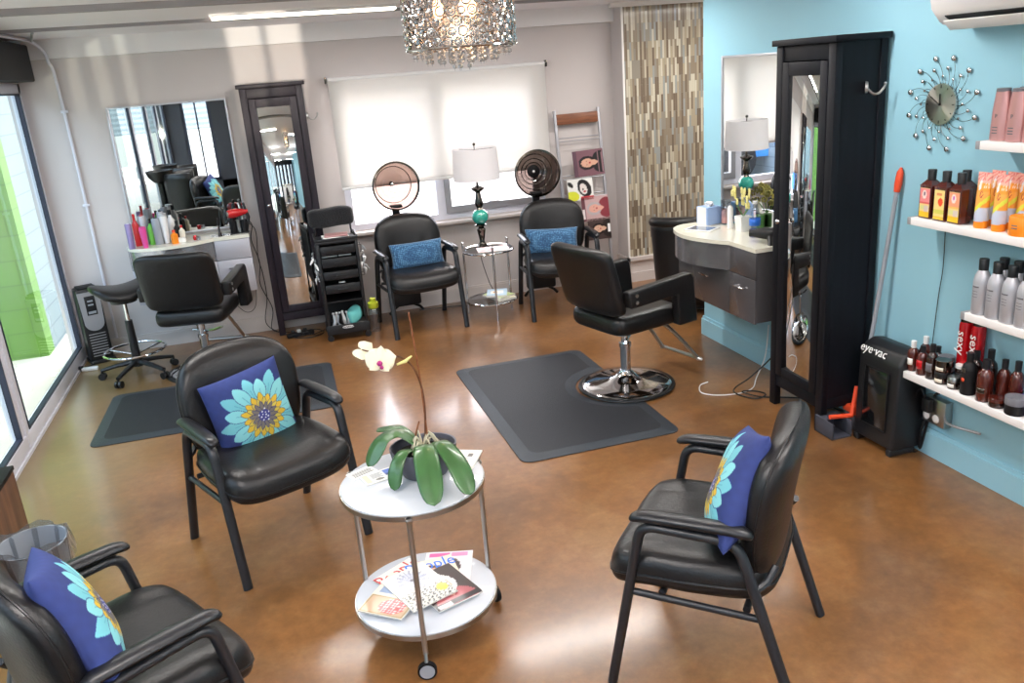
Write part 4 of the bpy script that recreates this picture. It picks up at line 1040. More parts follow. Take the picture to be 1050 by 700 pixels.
    spec = [
     ('pink and white magazine at the far right of the lower trolley shelf', (.44, 2.77), -.30, portrait('f0e2e4', '3a2a26', 'cf9a80', 'e88aa8', lines(.05, .3, .3, .7, 6, 'd86a9a')+[(.08, .5, .86, .96, 'e05a9a'), (.55, .9, .86, .96, 'e88ab4')]), None, 'pinkp', .055, 0),
     ('magazine with red heading at the back left of the lower trolley shelf', (.30, 2.745), .55, people('e8ddd2', 'd8503a'), 'People', 'red', .09, 1),
     ('magazine with blue heading in the middle of the lower trolley shelf', (.385, 2.72), .05, people('e8dcc8', '3a7ac8'), 'People', 'waterblue', .09, 2),
     ('dark-edged magazine with white hair portrait, front right of lower trolley shelf', (.40, 2.64), .32, portrait('3a2c2a', 'f4f2ee', 'e8b8a4', 'b05a60', [(.0, 1, 0, .12, '1c1618'), (.05, .35, .02, .1, 'd8d8d8'), (.4, .62, .62, .82, 'fafafa')]), None, 'ink', .05, 3),
     ('brown and cream magazine with red dots, front left of lower trolley shelf', (.225, 2.65), -.68, lambda u, v: dots(u, v), None, 'ink', .05, 4),
     ('magazine with big grey daisy and black dotted print on top of the lower shelf pile', (.31, 2.665), .35, lambda u, v: daisy(u, v), None, 'ink', .05, 5)]
    for l, (x, y), a, cov, ti, tc, ts, k in spec:
        magazine('magazine', l, None, Matrix.Translation((x, y, Zs+.0052*k)) @ Matrix.Rotation(a, 4, 'Z') @ Matrix.Rotation(.012*(k % 3-1), 4, 'X'), (.185 if k != 4 else .18), .245, cov, ti, tc, ts, squeeze=.8)
def blend_over(o, u, v, blobs):
    for x, y, rx, ry, c in blobs: o[((u-x)/rx)**2+((v-y)/ry)**2 < 1] = hx(c)
    return o
def dots(u, v):
    o = rects(np.tile(hx('e4dcc8'), (len(u), 1)), u, v, [(.0, 1, 0, .42, '9a7a4a'), (.05, .95, .04, .4, 'c8a888'), (.1, .5, .5, .75, '8a9ab8'), (.5, .95, .55, .9, 'f4f0e4')])
    m = ((u-.62)**2/.08+(v-.22)**2/.03) < 1; o[m] = hx('e0484c'); d = m & (np.hypot((u*14) % 1-.5, (v*18) % 1-.5) < .25); o[d] = hx('f8f0ee'); return o
def daisy(u, v):
    o = np.tile(hx('efe9de'), (len(u), 1)); a = np.arctan2(v-.68, u-.5); r = np.hypot(u-.5, (v-.68)*1.25)
    m = r < .3+.05*np.cos(a*16); o[m] = hx('9a9cae'); o[m & (np.cos(a*16) < -.4)] = hx('c8c8d4'); o[r < .05] = hx('3c3c4c')
    z = (v < .42) & (np.sin(u*60+np.sin(v*30)*3)*np.sin(v*52+u*9) > .35); o[z] = hx('2e2e30'); o[blob(u, v, .85, .25, .12, .1)] = hx('e8d850'); return o
def blob(u, v, x, y, rx, ry): return ((u-x)/rx)**2+((v-y)/ry)**2 < 1
orchid_trolley()

# magazine on the glass side table
o = magazine('magazine', 'pink magazine lying flat on the round glass side table under the lamp', None, Matrix.Translation((1.72, 6.56, .566)) @ Matrix.Rotation(-.15, 4, 'Z'), .26, .19, lambda u, v: rects(np.tile(hx('eec8cc'), (len(u), 1)), u, v, [(.05, .5, .5, .9, 'f6e8e8'), (.3, .7, .2, .55, 'd89aa0')]+lines(.55, .95, .1, .9, 9, 'f8f2f2')))
for k, (x, y, a, c, l) in enumerate([(1.77, 6.60, .2, 'd8d4b8', 'cream magazine at the bottom of the small pile on the side table lower shelf'), (1.75, 6.61, .5, 'b8c88a', 'green and cream magazine in the pile on the side table lower shelf'), (1.74, 6.62, -.3, 'a8c4d8', 'pale blue magazine on top of the pile on the side table lower shelf')]):
    magazine('magazine', l, None, Matrix.Translation((x, y, .139+.016*k)) @ Matrix.Rotation(a, 4, 'Z'), .17, .22, (lambda c: lambda u, v: rects(np.tile(hx(c), (len(u), 1)), u, v, [(.2, .8, .3, .7, 'f0ead8'), (.3, .5, .4, .6, 'c8803a')]))(c), thick=.015)

# ------------------------------------------------------------------ roller shade at the back window
def roller():
    t = thing('roller_shade', 'white translucent roller shade covering the upper back window', 'roller shade', (1.54, 7.13, 0))
    b = MB(); b.grid(lambda u, v: ((u-.5)*1.84, .012*math.sin(v*2.2)-.012, 1.12+v*.87), 12, 24); b.build('cloth', M['shade'], t, solid=.0012)
    b = MB(); b.cyl((-.92, .01, 1.985), (.92, .01, 1.985), .018, seg=16); b.build('tube', M['whitep'], t)
    for s in (-1, 1):
        b = MB(); b.box((s*.935, .02, 1.985), (.012, .06, .055), .004); b.build('bracket', M['dsteel'], t)
    b = MB(); b.box((0, -.012, 1.118), (1.84, .012, .022), .005); b.build('hem_bar', M['whitep'], t)
roller()

# ------------------------------------------------------------------ leaning magazine ladder
def ladder():
    t = thing('magazine_ladder', 'grey metal ladder rack with brown wood top panel leaning by the window', 'magazine rack', (2.735, 6.93, 0), 0, rot=(-.14, 0, 0))
    for s in (-1, 1):
        b = MB(); b.bx(s*.205-.012, s*.205+.012, -.012, .012, 0, 1.6, .003); b.build('side_rail', M['greymetal'], t)
    b = MB(); b.bx(-.193, .193, -.016, .004, 1.475, 1.565, .003); b.build('top_panel', M['rack'], t)
    for z in (1.36, 1.03, .86, .66, .48, .28):
        b = MB(); b.cyl((-.195, 0, z), (.195, 0, z), .005, seg=8); b.cyl((-.195, -.025, z-.03), (.195, -.025, z-.03), .004, seg=8); b.build('rung', M['greymetal'], t)
    Tl = Matrix.Translation((2.735, 6.93, 0)) @ Matrix.Rotation(-.14, 4, 'X')
    def on(x, z, a=0.): return Tl @ Matrix.Translation((x, -.03, z)) @ Matrix.Rotation(PI/2, 4, 'X') @ Matrix.Rotation(a, 4, 'Z')
    side = lambda f: (lambda u, v: f(v, 1-u))
    magazine('magazine', 'dark mauve fashion magazine turned sideways, highest on the ladder rack', None, on(.055, 1.125, .03), .29, .225, side(portrait('7a5660', '1a1518', 'd8a890', '17161a', [(.0, 1, .86, 1, '5e4450')]+lines(.1, .9, .02, .2, 5, '8a6a70'))), None)
    magazine('magazine', 'white and yellow magazine with black-haired face, second highest on the ladder rack', None, on(-.045, .90, 0), .24, .19, lambda u, v: rects(blend(u, v, 'f2f2ee', [(.66, .55, .26, .42, '1c1c20', .3), (.62, .52, .14, .26, 'e8e0dc', .2), (.15, .2, .28, .25, 'd8dc3a', 0), (.12, .75, .08, .16, '20201e', .6), (.6, .5, .03, .05, '2a2020', 0), (.66, .4, .05, .04, 'c03a40', 0)]), u, v, [(.5, 1, 0, .18, 'c83a44')]))
    magazine('magazine', 'magazine with close-up pink face turned sideways, third on the ladder rack', None, on(.08, .72, .02), .26, .215, side(portrait('c8a8a8', 'b8b0b4', 'e0a898', '8a3a44', [(.0, 1, .88, 1, '6a4048'), (.1, .5, .9, .98, 'f0e8e8')])))
    magazine('magazine', 'dark magazine turned sideways, lowest on the ladder rack', None, on(.10, .535, .0), .22, .19, side(portrait('4a3c3a', '1c1614', 'd8b098', '2a2422', [(.3, .7, .02, .12, 'f0f0f0')])))
ladder()

# ------------------------------------------------------------------ black tub chair behind the vanity
def tub_chair():
    t = thing('tub_chair', 'black quilted-side armchair half hidden behind the grey vanity', 'chair', (3.25, 5.95, 0.03), 2.7)
    b = MB(); vs = []
    def shell(u, v):
        a = PI*(-.08+1.16*u); z = .06+.66*v; r = .29+.045*v; th = .0
        return (r*math.cos(a), r*.92*math.sin(a), z-.04*(1-math.sin(a))*v)
    b.grid(shell, 30, 10); b.build('shell', M['leather'], t, solid=.06, ang=80)
    b = MB(); b.tube([Vector(shell(u, 1)) for u in np.linspace(0, 1, 28)], .042, 12); b.build('top_roll', M['leather'], t)
    def ws(x, y, z): return (x, y-.02, z+.40)
    b = MB(); cushion(b, .46, .48, .14, 18, 4, 7, ws); merge(b.build('seat', M['leather'], t))
    b = MB(); b.lathe([(0, .05), (.25, .05), (.25, .34), (0, .34)], seg=30); b.build('base', M['blackm'], t)
    b = MB(); b.lathe([(0, 0), (.2, 0), (.2, .03), (.05, .05), (0, .05)], seg=30); b.build('plinth', M['black'], t)
tub_chair()

# ------------------------------------------------------------------ things on the grey vanity
ZV = .8865
def bottle(name, label, group, loc, prof, m, cap=None, capm=None, lab=None, labm=None, sx=1., sy=1., rz=0., cat='bottle', seg=20, extra=None, rot=None):
    b = MB(); b.lathe(prof, seg=seg, sx=sx, sy=sy); o = b.build(name, m); o.location = loc; o.rotation_euler = rot or (0, 0, rz); tag(o, label, cat, group)
    if cap: b = MB(); b.lathe(cap, seg=seg, sx=sx if len(cap) and cap[0][0] > .9 else 1, sy=1); b.build('cap', capm, o)
    if lab:      # (r, z0, z1, half_angle, colour material)
        r, z0, z1, ha = lab[:4]; b = MB()
        b.grid(lambda u, v: (r*sx*math.cos(PI+ha*(2*u-1)), r*sy*math.sin(PI+ha*(2*u-1)), z0+(z1-z0)*v), 14, 12); L = b.build('label', labm, o, solid=.0006)
        if extra: paint(L, extra)
    return o
FACE = 0.0   # labels are built on the -x side, which faces the room from the aqua wall

b = MB(); b.box((0, 0, .0575), (.115, .115, .115), .004); o = b.build('tissue_box', M['bluebox']); o.location = (2.80, 4.955, ZV); o.rotation_euler.z = .15
b = MB(); b.box((0, .0585, .0575), (.1, .002, .1), 0).box((-.0585, 0, .0575), (.002, .09, .115), 0); b.build('white_panel', M['whitep'], o)
b = MB()
for k in range(5):
    a = k*1.25; b.grid(lambda u, v, a=a: ((u-.5)*.05*math.cos(a)-.01*math.sin(v*5+a), (u-.5)*.05*math.sin(a)+.012*math.sin(u*6), .112+.035*v*(1-.3*abs(u-.5))), 5, 5)
b.build('tissue', M['tissue'], o, solid=.0005); tag(o, 'pale blue cube tissue box on the far end of the grey vanity', 'tissue box')
o = thing('tablet_computer', 'dark tablet computer with white border lying on the grey vanity', 'tablet', (2.66, 4.80, ZV), .55)
MB().box((0, 0, .004), (.135, .19, .008), .003).build('case', M['whitep'], o); MB().box((0, 0, .0085), (.11, .155, .001), 0).build('screen', M['screen'], o)
bottle('tumbler', 'tall pale pink tumbler on the grey vanity beside the tissue box', None, (2.87, 4.86, ZV), [(0, 0), (.026, 0), (.034, .16), (.032, .16), (.025, .006), (0, .006)], M['clear'], cat='cup', lab=(.0285, .01, .1, PI*.98), labm=M['pinkm'])
bottle('bottle', 'slim white bottle between pink tumbler and white orchid pot on the vanity', None, (2.82, 4.72, ZV), [(0, 0), (.018, .0), (.019, .01), (.019, .13), (.01, .145), (0, .146)], M['whitep'], [(.009, .145), (.01, .175), (0, .176)], M['clear'])
def flowers():
    p = thing('potted_orchid', 'small yellow orchid in a white square pot on the grey vanity', 'potted plant', (2.84, 4.60, ZV))
    b = MB(); b.prism([(-.032, -.032), (.032, -.032), (.032, .032), (-.032, .032)], 0, .095); 
    b.v = [(x*(1+z*2.6), y*(1+z*2.6), z) for x, y, z in b.v]; b.build('pot', M['potw'], p, smooth=False)
    rnd = random.Random(2)
    b = MB()
    for k in range(4):
        a = k*1.6+.3; b.tube([(0, 0, .09), (.03*math.cos(a), .03*math.sin(a), .13), (.05*math.cos(a), .05*math.sin(a), .16)], .003, 6)
    b.build('stems', M['leafd'], p)
    b = MB(); b.lathe([(0, .08), (.038, .085)], seg=8); b.build('moss', M['leafd'], p)
    for k in range(20):
        x, y, z = rnd.uniform(-.05, .05), rnd.uniform(-.095, .095), rnd.uniform(.16, .26); b = MB()
        for j in range(5):
            a = j*2*PI/5+k; b.sphere((x+.013*math.cos(a)*.5, y+.013*math.cos(a), z+.013*math.sin(a)), .0115, 8, sc=(.5, 1, .8))
        b.build('flower', M['petaly'], p)
flowers()
o = bottle('glass_vase', 'green leafy sprig box behind the white pot on the vanity', None, (2.90, 4.50, ZV), [(0, 0), (.03, 0), (.033, .11), (0, .112)], M['leafd'], sx=.7); o.name = 'green_canister'; o['label'] = 'green canister standing behind the water bottle on the grey vanity'; o['category'] = 'canister'
# water bottle
b = MB(); b.lathe([(0, 0), (.028, 0), (.033, .008), (.033, .05), (.030, .06), (.033, .07), (.033, .115), (.031, .135), (.014, .175), (.0125, .2), (0, .2)], seg=24)
o = b.build('water_bottle', M['clear']); o.location = (2.80, 4.405, ZV); tag(o, 'clear plastic water bottle with blue label on the grey vanity', 'bottle')
b = MB(); b.lathe([(0, .198), (.015, .199), (.015, .215), (0, .216)]); b.build('cap', M['whitep'], o)
b = MB(); b.lathe([(.0335, .07), (.0335, .112)], seg=24, cap=False); b.build('label', M['waterblue'], o, solid=.0006)
b = MB(); b.lathe([(0, .004), (.028, .004), (.030, .045), (0, .046)], seg=20); b.build('water', M['bluegel'], o)
# hair dryer lying in the holder at the near end of the vanity
def dryer(label, loc, rz, red=False, tilt=0.):
    t = thing('hair_dryer', label, 'hair dryer', loc, rz, rot=(tilt, 0, rz)); m = M['red'] if red else M['black']
    b = MB(); T = Matrix.Rotation(PI/2, 4, 'Y'); b.lathe([(0, -.06), (.025, -.06), (.034, -.045), (.036, 0), (.03, .04), (.022, .075), (.022, .1), (.018, .1), (.018, .07)], T=T, seg=20); b.build('barrel', m, t)
    b = MB(); b.tube([(-.02, 0, -.02), (-.03, 0, -.07), (-.035, 0, -.13)], [.02, .016, .014], 12); b.build('handle', M['black'], t)
    b = MB(); b.lathe([(0, -.062), (.02, -.063), (.022, -.058)], T=T, seg=16); b.build('rear_grille', M['steel'], t)
dryer('black hair dryer lying at the near end of the grey vanity by the tall cabinet', (2.765, 4.22, ZV+.055), 2.4, tilt=.9)
o = MB().box((0, 0, .02), (.07, .05, .04), .006).build('clipper', M['black']); o.location = (2.85, 4.31, ZV); tag(o, 'small black clipper on the vanity behind the hair dryer', 'hair clipper')
for k, (x, y) in enumerate(((2.82, 4.14), (2.86, 4.17))):
    b = MB(); b.tube([(0, 0, 0), (.0, -.03, .03), (.03, -.035, .0)], .006, 8, smooth=4); b.box((0, .02, .012), (.02, .05, .02), .004); o = b.build('hair_clip', M['clipg']); o.location = (x, y, ZV+.008)
    tag(o, ['silver clip at the very near edge of the grey vanity', 'silver clip just behind another clip near the vanity edge'][k], 'hair clip')

# ------------------------------------------------------------------ things on the left station
ZL = .8865
def L_items():
    st = dict(straight=lambda r, h: [(0, 0), (r, 0), (r, h*.96), (r*.9, h), (0, h)], shoulder=lambda r, h: [(0, 0), (r, 0), (r, h*.68), (r*.45, h*.8), (r*.4, h*.86), (0, h*.86)],
              cone=lambda r, h: [(0, 0), (r*.65, 0), (r, h), (0, h)])
    I = [(-1.09, 6.83, .021, .19, 'straight', 'purple2', 'slim lilac can leaning at the left end of the left station', 'whitep'),
         (-1.05, 6.93, .022, .24, 'shoulder', 'red', 'tall red bottle at the back left of the left station', 'red'),
         (-1.00, 6.97, .03, .22, 'straight', 'silver', 'tall silver can behind the pink bottle on the left station', 'red'),
         (-.985, 6.80, .024, .14, 'cone', 'pinkp', 'bright pink tube at the front left of the left station', 'pinkp'),
         (-.94, 6.93, .022, .19, 'shoulder', 'greenp', 'green bottle with black cap among the cans of the left station', 'black'),
         (-.89, 6.90, .028, .20, 'straight', 'greyp', 'grey can with black top in the middle of the bottle cluster on the left station', 'black'),
         (-.83, 6.90, .027, .21, 'cone', 'whitep', 'white tapering tube beside the grey can on the left station', 'clipg'),
         (-.86, 7.02, .024, .23, 'straight', 'silver', 'silver can at the back of the bottle cluster on the left station', 'black'),
         (-.79, 7.02, .027, .23, 'shoulder', 'whitep', 'white bottle with black cap at the back right of the bottle cluster on the left station', 'black'),
         (-.745, 6.96, .024, .15, 'shoulder', 'black', 'black bottle near the right end of the bottle cluster on the left station', 'black'),
         (-.765, 6.84, .024, .10, 'shoulder', 'orange2', 'orange bottle at the right front of the bottle cluster on the left station', 'orange'),
         (-.71, 6.92, .02, .12, 'shoulder', 'cream', 'small beige bottle with red cap right of the bottle cluster on the left station', 'red')]
    M['purple2'] = mat('lilac_can', '9a8ab8', .3, metal=.3)
    for x, y, r, h, s, mm, lab, cm in I:
        x = -1.02+(x+1.09)*.95; r *= 1.12
        bottle('product_bottle', lab.replace(' of the bottle cluster', ''), None, (x, y, ZL), st[s](r, h), M[mm], [(r*.42, h*.86), (r*.42, h*1.03), (0, h*1.03)] if s != 'cone' else [(r*.9, h), (r*.9, h+.02), (0, h+.021)], M[cm], rz=1.57)
    o = MB().box((0, 0, .018), (.09, .06, .036), .004).build('small_box', M['paper']); o.location = (-.68, 6.86, ZL); tag(o, 'small white box right of the bottles on the left station', 'box')
    b = MB(); b.lathe([(0, 0), (.014, 0), (.017, .02), (.01, .035), (0, .036)]); o = b.build('small_jar', M['redcan']); o.location = (-.57, 6.90, ZL); tag(o, 'tiny dark red jar in the middle of the left station top', 'jar')
    b = MB(); b.lathe([(0, 0), (.018, 0), (.02, .03), (.016, .03), (.015, .004)]); o = b.build('small_jar', M['clear']); o.location = (-.545, 6.86, ZL); tag(o, 'tiny clear cup beside the dark red jar on the left station top', 'cup')
    b = MB(); b.tube([(0, 0, .0), (0, 0, .03), (.0, 0, .09)], [.018, .01, .006], 8); b.tube([(0, 0, .09), (.0, 0, .14)], [.009, .004], 8); o = b.build('makeup_brush', M['amberd']); o.location = (-.385, 6.92, ZL); tag(o, 'dark brush standing alone on the right part of the left station top', 'brush')
    b = MB(); b.bx(-.14, .14, -.04, .04, 0, .004); o = b.build('glass_plate', M['clear']); o.location = (-.32, 6.96, ZL); tag(o, 'thin glass tray lying below the mirror on the left station', 'tray')
    # holder with tools and red dryer
    t = thing('tool_holder', 'black tool holder with silver tubes at the right end of the left station', 'tool holder', (-.235, 6.98, ZL))
    for k, (x, y) in enumerate(((-.045, 0), (0, .02), (.04, -.01))):
        b = MB(); b.lathe([(.024, 0), (.027, .1), (.024, .1), (.021, .004), (0, .004)], c=(x, y, 0)); b.build('tube', M['blackm'] if k != 1 else M['steel'], t)
    b = MB(); b.box((0, 0, .003), (.15, .09, .006), .002); b.build('base', M['black'], t)
    dryer('red hair dryer standing in the tool holder on the left station', (-.25, 6.97, ZL+.16), .4, True, .3)
    for k, (x, y, a) in enumerate(((-.18, 6.98, .5), (-.2, 7.04, -.3), (-.285, 7.03, .2))):
        b = MB(); b.tube([(0, 0, 0), (.01, 0, .1), (.03*math.cos(a*5), .02, .2)], [.012, .014, .008], 10); b.sphere((.03*math.cos(a*5), .02, .2), .012, 8); o = b.build('curling_iron', [M['black'], M['steel'], M['black']][k]); o.location = (x, y, ZL+.02); o.rotation_euler = (0, a*.4, a)
        tag(o, ['black curling iron at the right of the tool holder by the tall cabinet', 'silver curling iron at the back of the tool holder on the left station', 'black straightener at the left back of the tool holder on the left station'][k], 'curling iron')
L_items()

# cords falling from the left station, tangled cords and power strip on the floor
def cord(label, pts, r=.0035, m='black', sm=6, name='power_cable'):
    b = MB(); b.tube(pts, r, 6, smooth=sm); return tag(b.build(name, M[m]), label, 'cord')
cord('black cord from the red hair dryer hanging right of the left station', [(-.22, 7.05, 1.0), (-.14, 7.10, .93), (-.165, 7.12, .8), (-.13, 7.13, .6), (-.155, 7.13, .42), (-.09, 7.12, .2), (-.12, 7.08, .03), (.02, 6.98, .01)])
cord('second black cord hanging closest to the tall cabinet at the left station', [(-.2, 7.02, .98), (-.12, 7.08, .88), (-.135, 7.1, .65), (-.12, 7.12, .5), (-.12, 7.1, .3), (-.16, 7.06, .1), (-.05, 7.0, .01), (.05, 6.9, .01)])
cord('thin black cord looping below the drawers of the left station', [(-.4, 7.15, .43), (-.38, 7.12, .3), (-.3, 7.12, .2), (-.22, 7.1, .25), (-.19, 7.12, .45), (-.2, 7.15, .7)], .0025)
cord('black cord coiled on the floor in front of the tall cabinet by the trolley', [(-.02, 6.95, .008), (.1, 6.82, .01), (.2, 6.88, .012), (.12, 6.98, .012), (.02, 6.84, .014), (.14, 6.74, .01), (.28, 6.8, .012), (.24, 6.95, .01), (.1, 6.9, .02), (.18, 6.78, .018), (.3, 6.9, .01)], .0045)
o = thing('power_strip', 'black power strip with plugs on the floor below the tall cabinet mirror', 'power strip', (.10, 6.86, .0), .2)
MB().box((0, 0, .018), (.22, .05, .034), .006).build('housing', M['blackm'], o)
for k in range(3): MB().box((-.06+.05*k, 0, .046), (.03, .03, .025), .005).build('plug', M['black'] if k != 1 else M['clipg'], o)
o = thing('power_strip', 'small white plug strip on the floor in front of the tower heater', 'power strip', (-1.50, 6.80, 0), -.1)
MB().box((0, 0, .014), (.12, .04, .028), .008).build('housing', M['whitep'], o); MB().box((-.07, .01, .02), (.04, .04, .035), .006).build('plug', M['black'], o)
cord('black cord lying from the heater plug along the glass front', [(-1.57, 6.78, .026), (-1.56, 6.88, .01), (-1.5, 6.92, .01), (-1.47, 6.98, .05)], .004)
cord('black cord hanging from the vanity to the floor and looping there beside the tall cabinet', [(2.80, 4.20, .90), (2.73, 4.085, .86), (2.74, 4.07, .6), (2.80, 4.08, .42), (2.79, 4.12, .25), (2.66, 4.19, .08), (2.56, 4.22, .008), (2.52, 4.13, .008), (2.58, 4.02, .008), (2.66, 4.04, .012), (2.64, 4.12, .008), (2.56, 4.14, .012), (2.62, 4.03, .008), (2.75, 3.95, .008), (2.85, 3.85, .008), (2.9, 3.6, .008)], .0045)
cord('thin white cord curling on the floor below the grey vanity', [(2.92, 4.42, .30), (2.86, 4.36, .12), (2.76, 4.30, .01), (2.66, 4.18, .005), (2.55, 4.14, .005), (2.42, 4.17, .005), (2.35, 4.25, .005), (2.40, 4.36, .005), (2.47, 4.39, .005)], .0035, 'whitep')
cord('thin dark wire hanging down the aqua wall from the second shelf', [(2.932, 3.06, 1.16), (2.93, 3.05, .95), (2.932, 3.065, .8), (2.93, 3.08, .48)], .002, 'black')

# ------------------------------------------------------------------ shelves on the aqua wall
def shelf(label, z, y1, x0=2.78):
    t = thing('wall_shelf', label, 'shelf', (0, 0, 0), group='white floating shelves on the aqua wall')
    b = MB(); b.bx(x0, XR-.001, 1.3, y1, z-.034, z, .002); b.build('board', M['white'], t)
    b = MB(); b.bx(x0+.0, XR-.001, y1, y1+.022, z-.034, z-.001, .002); b.build('end_bracket', M['greymetal'], t)
shelf('highest white wall shelf, holding the rose metallic bottles', 1.548, 2.76)
shelf('second white wall shelf from above, holding amber bottles and orange tubes', 1.19, 3.107)
shelf('third white wall shelf from above, holding silver bottles with black caps', .83, 2.755)
shelf('lowest white wall shelf, crowded with dark amber bottles and jars', .455, 3.112)

def ord_(k, n): return ['leftmost', 'second from left', 'third from left', 'fourth from left', 'fifth from left'][k]
# rose bottles, top shelf
P = [(0, 0), (.031, 0), (.033, .006), (.030, .10), (.024, .155), (.024, .16), (0, .16)]
for k, (x, y) in enumerate([(2.835, 2.72), (2.895, 2.67), (2.835, 2.645), (2.835, 2.565), (2.90, 2.60)]):
    lab = ['leftmost rose metallic bottle standing upright on the highest wall shelf', 'rose metallic bottle behind the leftmost one on the highest wall shelf', 'second rose metallic bottle of the front row on the highest wall shelf',
           'larger rose bottle cut by the right photo edge on the highest wall shelf', 'rose bottle at the back right of the highest wall shelf'][k]
    sc = 1.0
    o = bottle('shampoo_bottle', lab, 'rose metallic bottles on the highest shelf', (x, y, 1.549), [(r*sc*1.12, z*1.18) for r, z in P], M['pinkm'], [(.027, .188), (.026, .2), (0, .2)], M['inkgrey'], sy=1.15, sx=.8)
    text('lettering', 'p', .022, M['inkgrey'], o, frame_T((-.0285, 0, .10), (0, -1, 0), (0, 0, 1)), ext=.0006)
    b = MB()
    for j in range(3): b.bx(-.0300, -.0290, -.012, .012, .05-.011*j, .054-.011*j)
    b.build('fine_print', M['inkgrey'], o, smooth=False)
# square amber bottles, second shelf
def square_bottle(label, loc, fn):
    b = MB(); b.box((0, 0, .075), (.062, .072, .15), .006)
    b.add([(-.031, -.036, .145), (.031, -.036, .145), (.031, .036, .145), (-.031, .036, .145), (-.014, -.014, .17), (.014, -.014, .17), (.014, .014, .17), (-.014, .014, .17)], [(0, 1, 5, 4), (1, 2, 6, 5), (2, 3, 7, 6), (3, 0, 4, 7)])
    o = b.build('shampoo_bottle', M['amber']); o.location = loc; tag(o, label, 'bottle', 'square amber bottles on the second shelf')
    b = MB(); b.lathe([(.0175, .166), (.0185, .212), (.017, .215), (0, .215)], seg=18); b.build('cap', M['black'], o)
    b = MB(); b.grid(lambda u, v: (-.0316, .029-.058*u, .008+.128*v), 20, 34); L = b.build('label', M['label'], o); 
    if L.data.polygons[0].normal.x > 0: L.data.flip_normals()
    paint(L, lambda co: fn((.029-co[:, 1])/.058, (co[:, 2]-.008)/.128)); return o
def lab1(a, c, d): return lambda u, v: blend_over(rects(np.tile(hx('f0d48a'), (len(u), 1)), u, v, [(0, 1, .5, 1, a), (0, 1, .45, .5, c), (0, 1, 0, .2, 'f0c030'), (.1, .7, .25, .4, 'd8d890'), (.5, .95, .2, .4, 'd8c8c0')]), u, v, [(.45, .78, .22, .16, 'f6e0d8'), (.45, .8, .1, .07, d)])
for lab, (x, y), fn in [('leftmost square amber bottle with pink label on the second shelf', (2.83, 3.052), lab1('e88a8a', 'd85a5a', '4a2a5a')),
                        ('square amber bottle with yellow label and red dot, second from left on the second shelf', (2.83, 2.967), lambda u, v: blend_over(rects(np.tile(hx('f4d88a'), (len(u), 1)), u, v, [(0, 1, .2, .35, 'd8d060'), (0, 1, 0, .1, 'e8c040'), (.2, .7, .82, .9, 'd88a5a')]), u, v, [(.62, .6, .24, .14, 'e8502c')])),
                        ('square amber bottle with pink and yellow label just left of the orange tubes', (2.83, 2.884), lab1('f0a07a', 'f0c060', 'c04ac0')),
                        ('square amber bottle standing behind the others on the second shelf', (2.90, 2.93), lab1('e8a07a', 'd8a05a', '7a3a5a'))]:
    square_bottle(lab, (x, y, 1.1905), fn)
# orange tubes standing on their caps
def tube_(label, loc, rz=0.):
    b = MB(); vs = []; n = 20; H = .20
    for j in range(11):
        v = j/10; ry = .027*(1-.0*v)+.006*v; rx = .026*(1-v**1.6)+.002
        for k in range(n): a = 2*PI*k/n; vs.append((rx*math.cos(a), ry*math.sin(a), .028+v*H))
    fs = [(j*n+k, j*n+(k+1) % n, (j+1)*n+(k+1) % n, (j+1)*n+k) for j in range(10) for k in range(n)]
    # finer rings for the print
    g = MB(); g.grid(lambda u, v: ((.026*(1-v**1.6)+.002)*math.cos(2*PI*u), (.027+.006*v)*math.sin(2*PI*u), .028+v*H), 48, 40)
    o = g.build('shampoo_tube', M['label']); o.location = loc; o.rotation_euler.z = rz; tag(o, label, 'tube', 'orange printed tubes on the second shelf')
    def fn(co):
        a = np.arctan2(co[:, 1], -co[:, 0]); v = (co[:, 2]-.028)/H; out = np.tile(hx('f2a23a'), (len(co), 1))
        out[v < .28] = hx('c4cce0'); out[(v > .26-.12*a) & (v < .36-.12*a)] = hx('e0e04a'); out[(v >= .36-.12*a) & (v < .62)] = hx('f5ae50')
        out[v > .78] = hx('f4b8a8'); out[blob(a, v, .55, .76, .45, .13)] = hx('f2f0f4')
        r = np.hypot((a+.25)/.38, (v-.56)/.075); out[(r < 1) & (r > .62)] = hx('b0303a')
        out[(v > .84) & (np.sin(a*14+v*60) > .4)] = hx('e07a7a'); out[(v > .68) & (v < .78) & (np.sin(a*22) > .6)] = hx('fbe8d8'); return out
    paint(o, fn)
    b = MB(); b.lathe([(0, 0), (.026, 0), (.0275, .004), (.0275, .03), (0, .03)], seg=24); b.build('cap', M['orange2'], o); return o
for lab, x, y in [('leftmost orange printed tube on the second shelf', 2.83, 2.735), ('orange printed tube behind the first two on the second shelf', 2.90, 2.735), ('orange printed tube second in the front row on the second shelf', 2.83, 2.645),
                  ('orange printed tube third in the back row of the second shelf', 2.90, 2.66), ('orange printed tube directly behind the orange jar', 2.89, 2.59)]: tube_(lab, (x, y+.03, 1.1905), .1*math.sin(y*40))
b = MB(); b.lathe([(0, 0), (.048, 0), (.05, .004), (.05, .072), (.047, .076), (0, .077)], seg=40); o = b.build('product_jar', M['orange2']); o.location = (2.835, 2.565, 1.1905); tag(o, 'wide bright orange jar at the right end of the second shelf', 'jar')
b = MB()
for k in range(2): b.grid(lambda u, v: (.0506*math.cos(PI+.1+.5*(u-.5)), .0506*math.sin(PI+.1+.5*(u-.5)), .03+.011*k+.004*v), 8, 1)
b.build('lettering', M['inkgrey'], o, solid=.0004)
